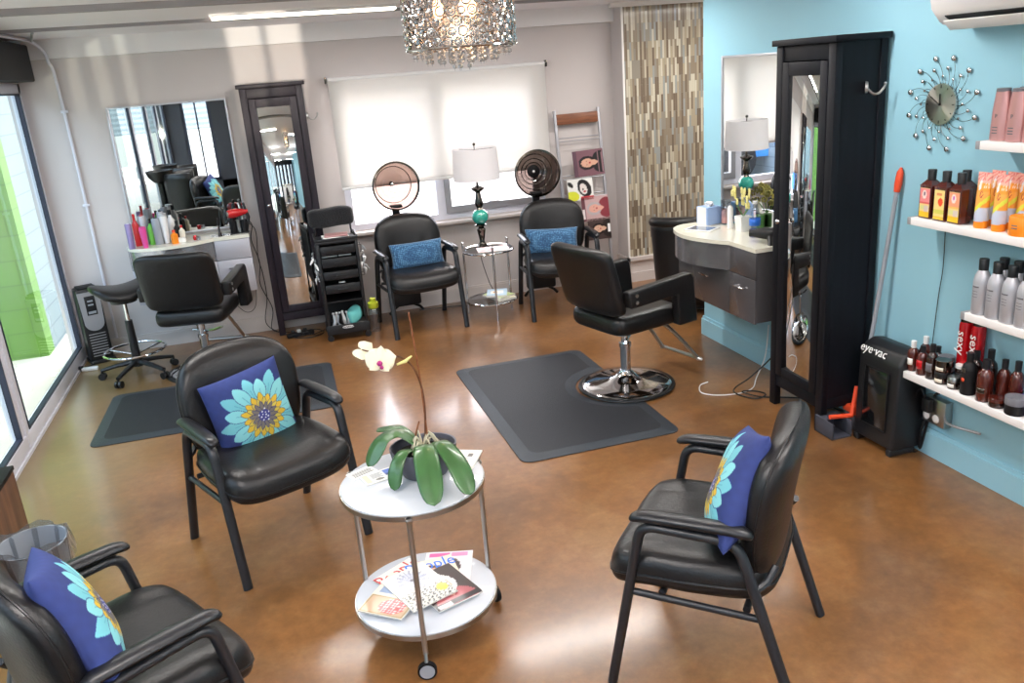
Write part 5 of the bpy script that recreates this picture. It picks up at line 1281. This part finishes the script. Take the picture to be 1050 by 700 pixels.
# silver bottles, third shelf
P = [(0, 0), (.032, 0), (.0345, .004), (.0345, .14), (.030, .165), (.018, .19), (0, .191)]
def silver_bottle(lab, x, y):
    o = bottle('shampoo_bottle', lab, 'silver bottles with black caps on the third shelf', (x, y, .8305), P, M['silver'], [(.0185, .188), (.0195, .234), (.018, .237), (0, .237)], M['black'], seg=26)
    b = MB(); b.grid(lambda u, v: (.035*math.cos(PI+.9*(u-.5)), .035*math.sin(PI+.9*(u-.5)), .118+.006*v), 8, 1)
    for k in range(3): b.grid(lambda u, v: (.035*math.cos(PI+.7*(u-.5)), .035*math.sin(PI+.7*(u-.5)), .10-.012*k+.002*v), 6, 1)
    b.build('label_print', M['inkgrey'], o, solid=.0003)
for k, (x, y) in enumerate([(2.82, 2.705), (2.82, 2.632), (2.82, 2.559), (2.82, 2.486), (2.82, 2.413)]): silver_bottle('%s silver bottle with black cap in the front row of the third shelf' % ord_(k, 5), x, y+.012)
for k, (x, y) in enumerate([(2.893, 2.685), (2.893, 2.612), (2.893, 2.539), (2.893, 2.466)]): silver_bottle('%s silver bottle with black cap in the back row of the third shelf' % ord_(k, 4), x, y)
# bottom shelf
ZB = .4555
BP = lambda r, h: [(0, 0), (r*.95, 0), (r, .004), (r, h*.6), (r*.85, h*.7), (r*.45, h*.78), (0, h*.78)]
CP = lambda r, h: [(r*.46, h*.77), (r*.48, h), (r*.42, h+.001), (0, h+.001)]
def dark(lab, x, y, r, h, m='amber', cm='black', plate=None, grp=None):
    o = bottle('hair_product_bottle', lab, grp, (x, y+.042, ZB), BP(r, h), M[m], CP(r, h), M[cm], seg=22)
    if plate:
        b = MB(); b.grid(lambda u, v: ((r+.0006)*math.cos(PI+.15+1.3*(u-.5)), (r+.0006)*math.sin(PI+.15+1.3*(u-.5)), h*.22+h*plate[1]*v), 10, 3); b.build('label', M[plate[0]], o, solid=.0005)
    return o
def jar(lab, x, y, r, h, m='amberd', lm='black', z=ZB, plate=None):
    b = MB(); b.lathe([(0, 0), (r*.92, 0), (r*.96, .004), (r*.96, h*.6), (0, h*.6)], seg=28); o = b.build('hair_product_jar', M[m]); o.location = (x, y+.042, z); tag(o, lab, 'jar')
    b = MB(); b.lathe([(r, h*.58), (r, h*.97), (r*.96, h), (0, h)], seg=28); b.build('lid', M[lm], o)
    if plate: b = MB(); b.grid(lambda u, v: (r*.97*math.cos(PI+.2+1.2*(u-.5)), r*.97*math.sin(PI+.2+1.2*(u-.5)), h*.15+h*.3*v), 10, 2); b.build('label', M[plate], o, solid=.0005)
    return o
dark('amber bottle with white cap and white label, leftmost on the lowest wall shelf', 2.825, 3.035, .026, .145, 'amber', 'whitep', ('paper', .22))
dark('amber bottle with white cap at the back left of the lowest wall shelf', 2.885, 3.025, .026, .16, 'amber', 'whitep')
dark('amber bottle with dark red label, second in the front row of the lowest wall shelf', 2.822, 2.972, .026, .14, 'amber', 'black', ('redcan', .3))
dark('dark amber bottle with tall black cap, third in the lowest shelf front row', 2.822, 2.912, .026, .165, 'amberd', 'black', ('inkgrey', .25))
dark('small dark bottle at the back behind the stacked jars on the lowest shelf', 2.895, 2.955, .024, .13, 'amberd', 'black')
jar('lower dark jar of the stacked pair at the front of the lowest wall shelf', 2.822, 2.845, .034, .055, plate='cream')
jar('upper dark jar with grey lid of the stacked pair on the lowest wall shelf', 2.824, 2.845, .035, .055, 'amberd', 'dsteel', ZB+.0555, 'cream')
jar('dark jar with grey lid behind the stacked pair on the lowest wall shelf', 2.893, 2.90, .034, .05, 'amberd', 'inkgrey')
jar('dark jar on top of the jar behind the stacked pair, lowest shelf', 2.893, 2.90, .034, .05, 'amberd', 'inkgrey', ZB+.0505)
jar('small jar with silver lid near the middle of the lowest wall shelf', 2.818, 2.772, .028, .055, 'amberd', 'steel', plate='paper')
jar('low white-printed jar behind the silver-lidded jar on the lowest wall shelf', 2.875, 2.79, .03, .06, 'amberd', 'black', plate='paper')
jar('dark jar stacked on the white-printed jar of the lowest wall shelf', 2.875, 2.79, .028, .035, 'amberd', 'whitep', ZB+.0605)
o = dark('black bottle with copper round emblem in the front middle of the lowest wall shelf', 2.822, 2.697, .032, .19, 'blackm', 'black')
b = MB(); b.add([(-.0325, .009*math.cos(2*PI*k/16), .07+.009*math.sin(2*PI*k/16)) for k in range(16)], [tuple(range(16))]); b.build('emblem', M['orange'], o, solid=.0008)
b = MB()
for y in (-.008, 0, .008): b.bx(-.0335, -.0325, y-.002, y+.002, .105, .125)
b.build('lettering', M['steel'], o, smooth=False)
dark('large reddish brown bottle right of the black emblem bottle on the lowest wall shelf', 2.822, 2.61, .033, .185, 'amber', 'black', ('dsteel', .12))
dark('tall dark bottle behind the emblem bottle on the lowest wall shelf', 2.885, 2.725, .028, .18, 'amberd', 'black')
dark('tallest black-capped bottle at the back middle of the lowest wall shelf', 2.89, 2.655, .03, .205, 'amberd', 'black')
dark('dark bottle behind and right of the large brown bottle, lowest shelf', 2.885, 2.575, .028, .185, 'amber', 'black')
dark('rightmost dark bottle of the back row on the lowest wall shelf', 2.89, 2.515, .028, .195, 'amber', 'black')
jar('low brown jar in front of the rightmost bottles on the lowest wall shelf', 2.82, 2.537, .036, .04, 'amberd', 'amber')
jar('big black jar with green-grey lid at the right photo edge on the lowest wall shelf', 2.822, 2.448, .042, .075, 'blackm', 'inkgrey')
o = MB().box((0, 0, .0325), (.10, .22, .065), .002).build('product_box', M['purple']); o.location = (2.885, 2.41, ZB); tag(o, 'flat purple box at the back right end of the lowest wall shelf', 'box')
for k, (y, lab) in enumerate([(2.862, 'red metallic spray can nearer the dark jars, left of the pair'), (2.792, 'red metallic spray can with white vertical lettering, right of the pair')]):
    o = bottle('spray_can', lab, 'tall red spray cans', (2.908, y, ZB+(.105 if k == 0 else .098)*0), [(0, 0), (.029, 0), (.03, .006), (.03, .27), (.026, .285), (0, .286)], M['redcan'], [(.026, .284), (.026, .315), (.022, .32), (0, .32)], M['dsteel'], seg=28)
    text('lettering', 'sexy', .062, M['stripe'], o, frame_T((-.0312, -.004, .20), (0, -.0, -1), (-.0, -1, 0)) if False else frame_T((-.0308, -.006, .19), (0, 0, -1), (0, -1, 0)), ext=.001)

# ------------------------------------------------------------------ starburst clock
def clock():
    t = thing('wall_clock', 'round brushed metal starburst clock with curved wires and crystal beads on the aqua wall', 'clock'); t.matrix_world = Matrix.Translation((XR-.004, 3.143, 1.672)) @ Matrix.Rotation(-PI/2, 4, 'Z') @ Matrix.Rotation(PI/2, 4, 'X')
    # local xy = clock plane (x right seen from the room), +z towards the room
    b = MB(); b.lathe([(0, 0), (.088, 0), (.09, .004), (.088, .010), (0, .012)], seg=56)
    m = mat('radially_brushed_steel', 'c8c4bc', .22, metal=1.); nt = m.node_tree; bs = nt.nodes['Principled BSDF']; tn = nt.nodes.new('ShaderNodeTangent'); tn.direction_type = 'RADIAL'; tn.axis = 'Z'
    nt.links.new(tn.outputs[0], bs.inputs['Tangent']); bs.inputs['Anisotropic'].default_value = .85; bs.inputs['Roughness'].default_value = .32
    b.build('dial', m, t, ang=60)
    b = MB()
    for k in range(12):
        a = PI*k/6; T = Matrix.Rotation(a, 4, 'Z') @ Matrix.Translation((0, .076, .0125)); b.box((0, 0, 0), (.0035, .013 if k % 3 == 0 else .008, .0012), 0, T)
    b.build('hour_marks', M['ink'], t, smooth=False)
    for nm, a, L, w in (('hour_hand', .0, .052, .005), ('minute_hand', 1.02, .07, .0035)):
        b = MB(); T = Matrix.Rotation(a, 4, 'Z'); b.box((0, L/2-.006, .0155), (w, L, .0015), 0, T); b.build(nm, M['ink'], t, smooth=False)
    b = MB(); b.lathe([(0, .012), (.005, .012), (.005, .018), (0, .019)], seg=12); b.build('pin', M['ink'], t)
    for k in range(36):
        a = 2*PI*k/36; big = k % 3 == 0; R_ = (.20 if big else (.155 if k % 3 == 1 else .12)) ; w = .35
        pts = []
        for j in range(7):
            s = j/6; r = .085+(R_-.085)*s; aa = a+w*s*s*(.9 if big else .7)-.05; pts.append((r*math.cos(aa), r*math.sin(aa), .006+.004*math.sin(s*PI)))
        b = MB(); b.tube(pts, .0011, 5, smooth=3); wr = b.build('wire', M['dsteel'], t)
        b = MB(); rr = .0125 if big else (.0085 if k % 3 == 1 else .006); b.sphere(pts[-1], rr, 12, sc=(1, 1, .6)); b.build('bead', M['chrome'], wr)
clock()

# ------------------------------------------------------------------ air conditioner
def aircon():
    t = thing('air_conditioner', 'white split air conditioner with open louvre, high on the aqua wall at the right edge', 'air conditioner', (XR-.001, 0, 0))
    prof = [(0, 2.06), (0, 2.34), (-.17, 2.34), (-.2, 2.31), (-.205, 2.12), (-.19, 2.06), (-.14, 2.005), (-.08, 1.995)]   # x, z
    b = MB(); y0, y1 = 2.15, 3.03
    T = Matrix(((1, 0, 0, 0), (0, 0, -1, y1), (0, 1, 0, 0), (0, 0, 0, 1)))
    n = 5; b.prism(prof[::-1], .0, y1-y0, T=T); b.build('housing', M['whitep'], t, ang=50)
    b = MB(); b.prism([(x*.97-.002, 2.02+(z-2.02)*.97+.008) for x, z in prof][::-1], -.016, .0, T=T); b.build('end_cap', M['whitep'], t, ang=50)
    b = MB(); b.add([(-.178, y0+.05, 2.037), (-.178, y1-.05, 2.037), (-.10, y1-.05, 1.992), (-.10, y0+.05, 1.992)], [(0, 1, 2, 3)]); b.build('outlet_slot', M['blackm'], t, solid=.004)
    b = MB(); T2 = Matrix.Translation((-.165, 0, 2.0)) @ Matrix.Rotation(.75, 4, 'Y'); b.box((0, (y0+y1)/2, 0), (.055, y1-y0-.1, .005), .002, T2); b.build('louvre', M['whitep'], t)
    for k in range(5):
        b = MB(); b.bx(-.15, -.147, y0+.12+k*.16, y0+.15+k*.16, 1.995, 2.025); b.build('vane', M['greyp'], t, smooth=False)
    b = MB(); b.bx(-.2075, -.2035, y0+.02, y1-.02, 2.128, 2.131); b.build('front_seam', M['greyp'], t, smooth=False)
aircon()

# ------------------------------------------------------------------ floor vacuum station, lobby dustpan with broom
def vac():
    t = thing('floor_vacuum', 'black upright floor vacuum station with white lettering below the wall shelves', 'vacuum', (2.845, 3.225, 0))
    # footprint: x -.09..+.085 , y -.13..+.13 ; front faces -x
    prof = [(.085, .03), (.085, .50), (.05, .535), (-.01, .545), (-.06, .525), (-.088, .47), (-.1, .03)]
    T = Matrix(((1, 0, 0, 0), (0, 0, -1, .125), (0, 1, 0, 0), (0, 0, 0, 1)))
    bm = bmesh.new(); vs = [bm.verts.new((p[0], -.142, p[1])) for p in prof]; f = bm.faces.new(vs); r = bmesh.ops.extrude_face_region(bm, geom=[f])
    for g in r['geom']:
        if isinstance(g, bmesh.types.BMVert): g.co.y = .142
    bmesh.ops.bevel(bm, geom=list(bm.edges), offset=.014, segments=3, profile=.5, affect='EDGES'); bm.verts.index_update()
    b = MB(); b.add([v.co[:] for v in bm.verts], [[v.index for v in f.verts] for f in bm.faces]); bm.free(); b.build('housing', M['black'], t, ang=50)
    sl = Vector((-.1+.088, 0, .03-.47)).normalized()
    b = MB(); b.box((0, 0, 0), (.012, .17, .30), .02, Matrix.Translation((-.094, .0, .27)) @ Matrix.Rotation(.027, 4, 'Y')); b.build('dust_window', mat('dark_gloss', '101114', .12, coat=.6), t)
    b = MB()
    for y in (-.085, .085): b.box((-.1005, y, .27), (.006, .008, .31), .003)
    b.box((-.1, 0, .425), (.006, .178, .008), .003); b.box((-.105, 0, .115), (.006, .178, .008), .003); b.build('window_frame_strip', M['blackm'], t)
    for y in (-.12, .12):
        b = MB(); b.box((-.03, y, .018), (.15, .035, .036), .008); b.build('foot', M['black'], t)
    n = Vector((-.045, 0, .035)).normalized()
    text('lettering', 'eye·vac', .062, M['stripe'], t, frame_T((-.079, .05, .503), (0, -1, 0), (.46, 0, .89)), ext=.001)
    b = MB()
    for k in range(6): b.tube([(-.02+.008*math.sin(k), -.128, .1+.018*k), (.05, -.128, .1+.018*k)], .002, 5)
    b.build('side_vents', M['blackm'], t)
    b = MB(); b.tube([(.06, -.135, .30), (.07, -.165, .22), (.05, -.16, .12), (.065, -.15, .03), (.07, -.2, .3), (.085, -.22, .34)], .007, 8, smooth=6); b.build('hose_cord', M['blackm'], t)
    # broom: long pole with orange grip, leaning
    p = thing('broom', 'long grey-handled broom with orange grip leaning on the aqua wall behind the vacuum station', 'broom', (0, 0, 0))
    b = MB(); b.tube([(2.835, 3.435, .16), (2.915, 3.36, 1.27)], .0115, 12); b.build('pole', M['greyp'], p)
    b = MB(); b.tube([(2.9145, 3.361, 1.262), (2.917, 3.358, 1.30), (2.921, 3.354, 1.355), (2.923, 3.353, 1.378)], [.014, .018, .0155, .005], 14); b.build('grip', M['orange'], p)
    b = MB(); b.tube([(2.835, 3.43, .17), (2.83, 3.435, .13)], .02, 12); b.box((2.82, 3.44, .11), (.06, .16, .04), .008); b.build('head', M['orange'], p)
    b = MB(); b.box((2.82, 3.44, .045), (.05, .15, .09), .006); b.build('bristles', mat('grey_bristle', '5a5c66', .9, bump=(200, .8)), p)
    d = thing('dustpan', 'dark upright dustpan with orange handle on the floor between cabinet and vacuum station', 'dustpan', (2.72, 3.43, 0), .0)
    b = MB(); b.bx(-.10, .02, -.06, .09, 0, .008, .002).bx(-.10, .02, .08, .09, 0, .09, .002).bx(-.10, -.092, -.06, .09, 0, .09, .002).bx(.012, .02, -.06, .09, 0, .09, .002).bx(-.10, .02, .0, .09, .085, .093, .002); b.build('pan', mat('charcoal_plastic', '3c3e48', .5), d)
    b = MB(); b.tube([(-.075, -.0, .105), (.05, -.02, .10)], .012, 10); b.tube([(.045, -.02, .10), (.085, .0, .25)], .0125, 10); b.build('handle', M['orange'], d)
vac()

# ------------------------------------------------------------------ outlet on the aqua wall
def outlet():
    t = thing('power_outlet', 'metal wall outlet box with two white sockets below the lowest shelf', 'outlet', (XR, 3.0, .255))
    b = MB(); b.bx(-.045, 0, -.075, .065, -.065, .065, .004); b.build('box', M['steel'], t)
    for y in (.035, -.025):
        b = MB(); T = Matrix.Translation((-.046, y, -.03)) @ Matrix.Rotation(-PI/2, 4, 'Y'); b.lathe([(0, 0), (.02, 0), (.021, .004), (.018, .006), (0, .006)], T=T, seg=20); b.build('socket', M['whitep'], t)
    o = MB().box((2.878, 3.018, .285), (.035, .05, .07), .008).build('plug_adapter', M['black']); tag(o, 'black plug adapter in the metal wall outlet', 'plug')
    cord('grey flexible metal cable running right from the wall outlet', [(2.90, 2.93, .25), (2.885, 2.9, .235), (2.88, 2.84, .24), (2.89, 2.78, .245), (2.9, 2.72, .25)], .006, 'greymetal', name='metal_cable')
    cord('black cord from the plug adapter down behind the vacuum station', [(2.87, 3.03, .32), (2.86, 3.05, .36), (2.865, 3.09, .30), (2.85, 3.1, .15), (2.87, 3.09, .02), (2.9, 3.08, .01)], .005)
outlet()

# ------------------------------------------------------------------ chandelier
def chandelier():
    t = thing('chandelier', 'drum chandelier of perforated silver metal with hanging crystals', 'chandelier', (.895, 3.66, 0))
    R_, z0, z1 = .235, 2.065, 2.33
    b = MB(); rnd = random.Random(4)
    def ring(a, z, r, w=.0035):
        pts = []
        for k in range(12):
            q = 2*PI*k/12; aa = a+r*math.cos(q)/R_; pts.append((R_*math.cos(aa), R_*math.sin(aa), z+r*math.sin(q)))
        b.tube(pts, w, 4, closed=True)
    rows = 7; H = z1-z0
    for i in range(rows):
        for k in range(34):
            a = 2*PI*(k+.5*(i % 2))/34; r = .0185 if (i+k) % 3 else .0135; ring(a, z0+.02+H*.93*i/(rows-.6), r)
            if (i+k) % 2 == 0: ring(a, z0+.02+H*.93*i/(rows-.6), r*.5, .003)
    for z in (z0, z1): b.tube([(R_*math.cos(2*PI*k/60), R_*math.sin(2*PI*k/60), z) for k in range(60)], .005, 6, closed=True)
    b.build('perforated_drum', M['chrome'], t)
    b = MB(); b.lathe([(R_-.006, z0), (R_-.006, z1)], seg=60, cap=False); b.build('sheer_liner', glass_mat('smoked_sheer', 'd6d2d2', .9, .2), t)
    b = MB(); b.lathe([(0, 2.42), (.07, 2.42), (.075, 2.405), (.02, 2.40), (.008, 2.36), (.008, 2.3), (0, 2.3)], seg=24)
    for k in range(3): a = 2*PI*k/3; b.tube([(0, 0, z1), (R_*math.cos(a), R_*math.sin(a), z1)], .004, 6)
    b.build('canopy', M['chrome'], t)
    for k in range(3):
        a = 2*PI*k/3+.6; x, y = .085*math.cos(a), .085*math.sin(a)
        b = MB(); b.lathe([(0, 0), (.014, .0), (.024, .03), (.02, .06), (.008, .08), (0, .08)], c=(x, y, 2.19), seg=14); b.build('bulb', M['warm'], t)
        b = MB(); b.cyl((x, y, 2.27), (x, y, 2.33), .014); b.build('lamp_holder', M['steel'], t)
    # crystals: rows of short strings
    n = 0
    for ring_r, zz, cnt, ln in ((.205, 2.062, 26, 2), (.15, 2.06, 18, 3), (.09, 2.055, 12, 3), (.035, 2.055, 5, 4)):
        for k in range(cnt):
            a = 2*PI*k/cnt+ring_r*9; x, y = ring_r*math.cos(a), ring_r*math.sin(a); b = MB()
            b.tube([(x, y, 2.2), (x, y, zz-.02*ln)], .0008, 4)
            for j in range(ln):
                c = (x, y, zz-.021*j); b.sphere(c, .0095, 6, sc=(1, 1, 1.1))
            b.build('crystal_string', M['crystal'], t, smooth=False)
    light('chandelier_glow', 'POINT', (.895, 3.66, 2.15), (0, 0, 0), 5, 'ffd2a0', shadow_soft_size=.04)
def light(name, kind, loc, rot, e, col='ffffff', **k):
    l = bpy.data.lights.new(name, kind); l.energy = e; l.color = lin(col)
    for a, v in k.items(): setattr(l, a, v)
    o = bpy.data.objects.new(name, l); COL.objects.link(o); o.location = loc; o.rotation_euler = rot; return o
chandelier()

# ------------------------------------------------------------------ left edge: brown cabinet, bin
def left_edge():
    t = thing('low_cabinet', 'brown wood low cabinet at the left photo edge behind the waste bin', 'cabinet', (-1.43, 3.30, 0))
    b = MB(); b.bx(-.15, .165, -.35, .60, .0, .44, .003); b.build('carcass', M['brownwood'], t)
    b = MB(); b.bx(-.155, .17, -.355, .605, .44, .46, .003); b.build('top', M['blackm'], t)
    b = MB(); b.lathe([(0, 0), (.085, .01), (.11, .10), (.115, .14), (.105, .14), (.09, .03), (0, .02)], seg=24); o = b.build('basin', M['black']); o.location = (-1.40, 3.74, .46); tag(o, 'glossy black bowl standing on the brown low cabinet at the left edge', 'bowl')
    b = MB(); b.lathe([(.10, 0), (.105, .004), (.13, .30), (.135, .302), (.127, .302), (.10, .008), (0, .008), (0, 0), (.1, 0)], seg=36); o = b.build('waste_bin', M['greyp']); o.location = (-1.12, 3.43, 0); tag(o, 'small grey waste bin with clear plastic liner beside the brown cabinet', 'waste bin')
    def ln(u, v):
        a = 2*PI*u; w = .005*math.sin(a*9+v*5)+.004*math.sin(a*17)
        if v < .5: s = v/.5; return ((.108+.022*s+w*.6)*math.cos(a), (.108+.022*s+w*.6)*math.sin(a), .05+.27*s)
        s = (v-.5)/.5; return ((.134+.012*s+w)*math.cos(a), (.134+.012*s+w)*math.sin(a), .32-.11*s+.012*math.sin(a*5))
    b = MB(); b.grid(ln, 60, 16); b.build('liner', M['liner'], o)
left_edge()

# ------------------------------------------------------------------ wash stations behind the view, seen in the left mirror
def wash(label, loc):
    t = thing('shampoo_chair', label, 'chair', loc, PI/2)
    b = MB()
    def shell(u, v):
        a = PI*(-.05+1.1*u); return ((.30+.03*v)*math.cos(a), (.29+.03*v)*math.sin(a), .2+.72*v)
    b.grid(shell, 26, 8); b.build('shell', M['leather'], t, solid=.07, ang=80)
    def ws(x, y, z): return (x, y-.05, z+.44)
    b = MB(); cushion(b, .5, .55, .14, 16, 4, 7, ws); merge(b.build('seat', M['leather'], t))
    b = MB(); b.lathe([(0, 0), (.25, 0), (.25, .02), (.05, .05), (.04, .36), (0, .36)], seg=30); b.build('base', M['chrome'], t)
for lab, y in (('black shampoo chair nearest the low cabinet on the glass side', 2.3-.9), ('black shampoo chair further along the glass side', .45)): wash(lab, (-1.0, y, 0))
for k, y in enumerate((1.4, .45)):
    b = MB(); b.lathe([(0, 0), (.12, .01), (.2, .09), (.23, .17), (.22, .17), (.18, .1), (.1, .03), (0, .03)], seg=28); b.lathe([(.06, -.8), (.06, 0), (0, 0)], seg=16)
    o = b.build('wash_basin', M['black']); o.location = (-1.40+.02, y, .8); o.scale = (.8, 1, 1); tag(o, ['black wash basin behind the nearer shampoo chair', 'black wash basin behind the further shampoo chair'][k], 'basin')

def reception():
    t = thing('reception_desk', 'white reception desk with cream top by the street windows, behind the view', 'desk', (.75, -2.7, 0))
    b = MB(); b.bx(-1.1, 1.1, -.3, .3, 0, 1.02, .004); b.build('body', M['lamw'], t)
    b = MB(); b.bx(-1.14, 1.14, -.34, .36, 1.02, 1.06, .006); b.build('top', M['counter'], t)
    for x in (-.7, 0, .7): b = MB(); b.bx(x-.32, x+.32, .3, .312, .12, .96, .003); b.build('front_panel', M['whitep'], t)
reception()
dup(chairs[0], loc=(.62, -1.75, 0), rz=PI-.3, label='black vinyl armchair before the reception desk, behind the view', group='black vinyl armchairs elsewhere')

# ------------------------------------------------------------------ camera, world, lights
def camera():
    cd = bpy.data.cameras.new('camera'); o = bpy.data.objects.new('camera', cd); COL.objects.link(o)
    f = Vector((.2541199, .91617964, -.30989989)); r = Vector((.95404487, -.29006795, -.0752261)); u = Vector((.15881265, .27654195, .94778853))
    m = Matrix((r, u, -f)).transposed().to_4x4(); m.translation = (0, 0, 1.96853524); o.matrix_world = m
    cd.sensor_width = 36; cd.lens = 857.451034/1050*36; cd.clip_start = .05; S.camera = o
camera()
w = bpy.data.worlds.new('sky'); S.world = w; w.use_nodes = True; nt = w.node_tree; bg = nt.nodes['Background']
bg.inputs['Color'].default_value = (*lin('e6eef8'), 1); bg.inputs['Strength'].default_value = 4.0
sk = nt.nodes.new('ShaderNodeTexSky'); sk.sky_type = 'NISHITA'; sk.sun_disc = False; sk.sun_elevation = math.radians(50); sk.sun_rotation = math.radians(20); sk.dust_density = 3
mx = nt.nodes.new('ShaderNodeMix'); mx.data_type = 'RGBA'; mx.inputs[0].default_value = .35; mx.inputs[6].default_value = (*lin('eef2f6'), 1)
nt.links.new(sk.outputs[0], mx.inputs[7]); nt.links.new(mx.outputs[2], bg.inputs['Color'])
def light(name, kind, loc, rot, e, col='ffffff', **k):
    l = bpy.data.lights.new(name, kind); l.energy = e; l.color = lin(col)
    for a, v in k.items(): setattr(l, a, v)
    o = bpy.data.objects.new(name, l); COL.objects.link(o); o.location = loc; o.rotation_euler = rot; return o
light('sun', 'SUN', (0, -20, 10), (math.radians(24), 0, math.radians(-15)), 6, 'fff4e4', angle=.01)
def fixture(x, y, L=1.22, ew=34, label=None, drop=0.):
    t = thing('ceiling_light', label or 'long slim fluorescent ceiling light with white housing', 'ceiling light', (x, y, ZC-drop), 0, 'fluorescent ceiling lights')
    b = MB(); b.bx(-L/2, L/2, -.055, .055, -.018, 0, .004); b.build('housing', M['white'], t)
    b = MB(); b.bx(-L/2+.01, L/2-.01, -.045, .045, -.034, -.018, .006); b.build('diffuser', M['tube'], t)
    if drop:
        for s in (-.4, .4): b = MB(); b.cyl((s, 0, 0), (s, 0, drop), .003, seg=6); b.build('hanger', M['steel'], t)
        light('added_up_light', 'AREA', (x, y, ZC-drop+.006), (PI, 0, 0), 36, 'fdf8f4', shape='RECTANGLE', size=L, size_y=.1)  # pendant drop and upward lamp added to brighten the ceiling
    light('tube_light', 'AREA', (x, y, ZC-.04-drop), (0, 0, 0), ew, 'fdf8f4', shape='RECTANGLE', size=L, size_y=.1)
fixture(.43, 5.82, 1.17, 20, 'long slim fluorescent ceiling light in front of the ceiling beam')
for x, y in ((-.45, 4.0), (1.9, 5.3), (3.75, 6.0), (1.9, 3.4), (-.4, 1.4), (1.9, 1.4), (-.4, -.8), (1.9, -.8)):  # unseen fixtures added to brighten the room and its back wall
    if True: fixture(x, y, label='added fluorescent ceiling light out of view, brightening the room', ew=26 if y < 3.5 else 34, drop=0. if y > 3 else .2)
vs = S.view_settings; vs.view_transform = 'Standard'; vs.look = 'None'; vs.gamma = 1; vs.use_curve_mapping = False; vs.exposure = -.04
S.cycles.use_denoising = True; S.cycles.max_bounces = 10; S.cycles.diffuse_bounces = 4; S.cycles.glossy_bounces = 5; S.cycles.transparent_max_bounces = 16
S.cycles.sample_clamp_indirect = 6; S.cycles.caustics_reflective = False; S.cycles.caustics_refractive = False

# low sun glint thrown back by something outside the street windows: bright bars on the upper back wall
g = light('street_glint', 'SPOT', (-5.2, -40, -.15), (0, 0, 0), 60000, 'fff2e0', spot_size=math.radians(3.4), spot_blend=.1, shadow_soft_size=.12)
g.rotation_euler = (Vector((-.35, 7.19, 2.95))-Vector((-5.2, -40, -.15))).to_track_quat('-Z', 'Y').to_euler()
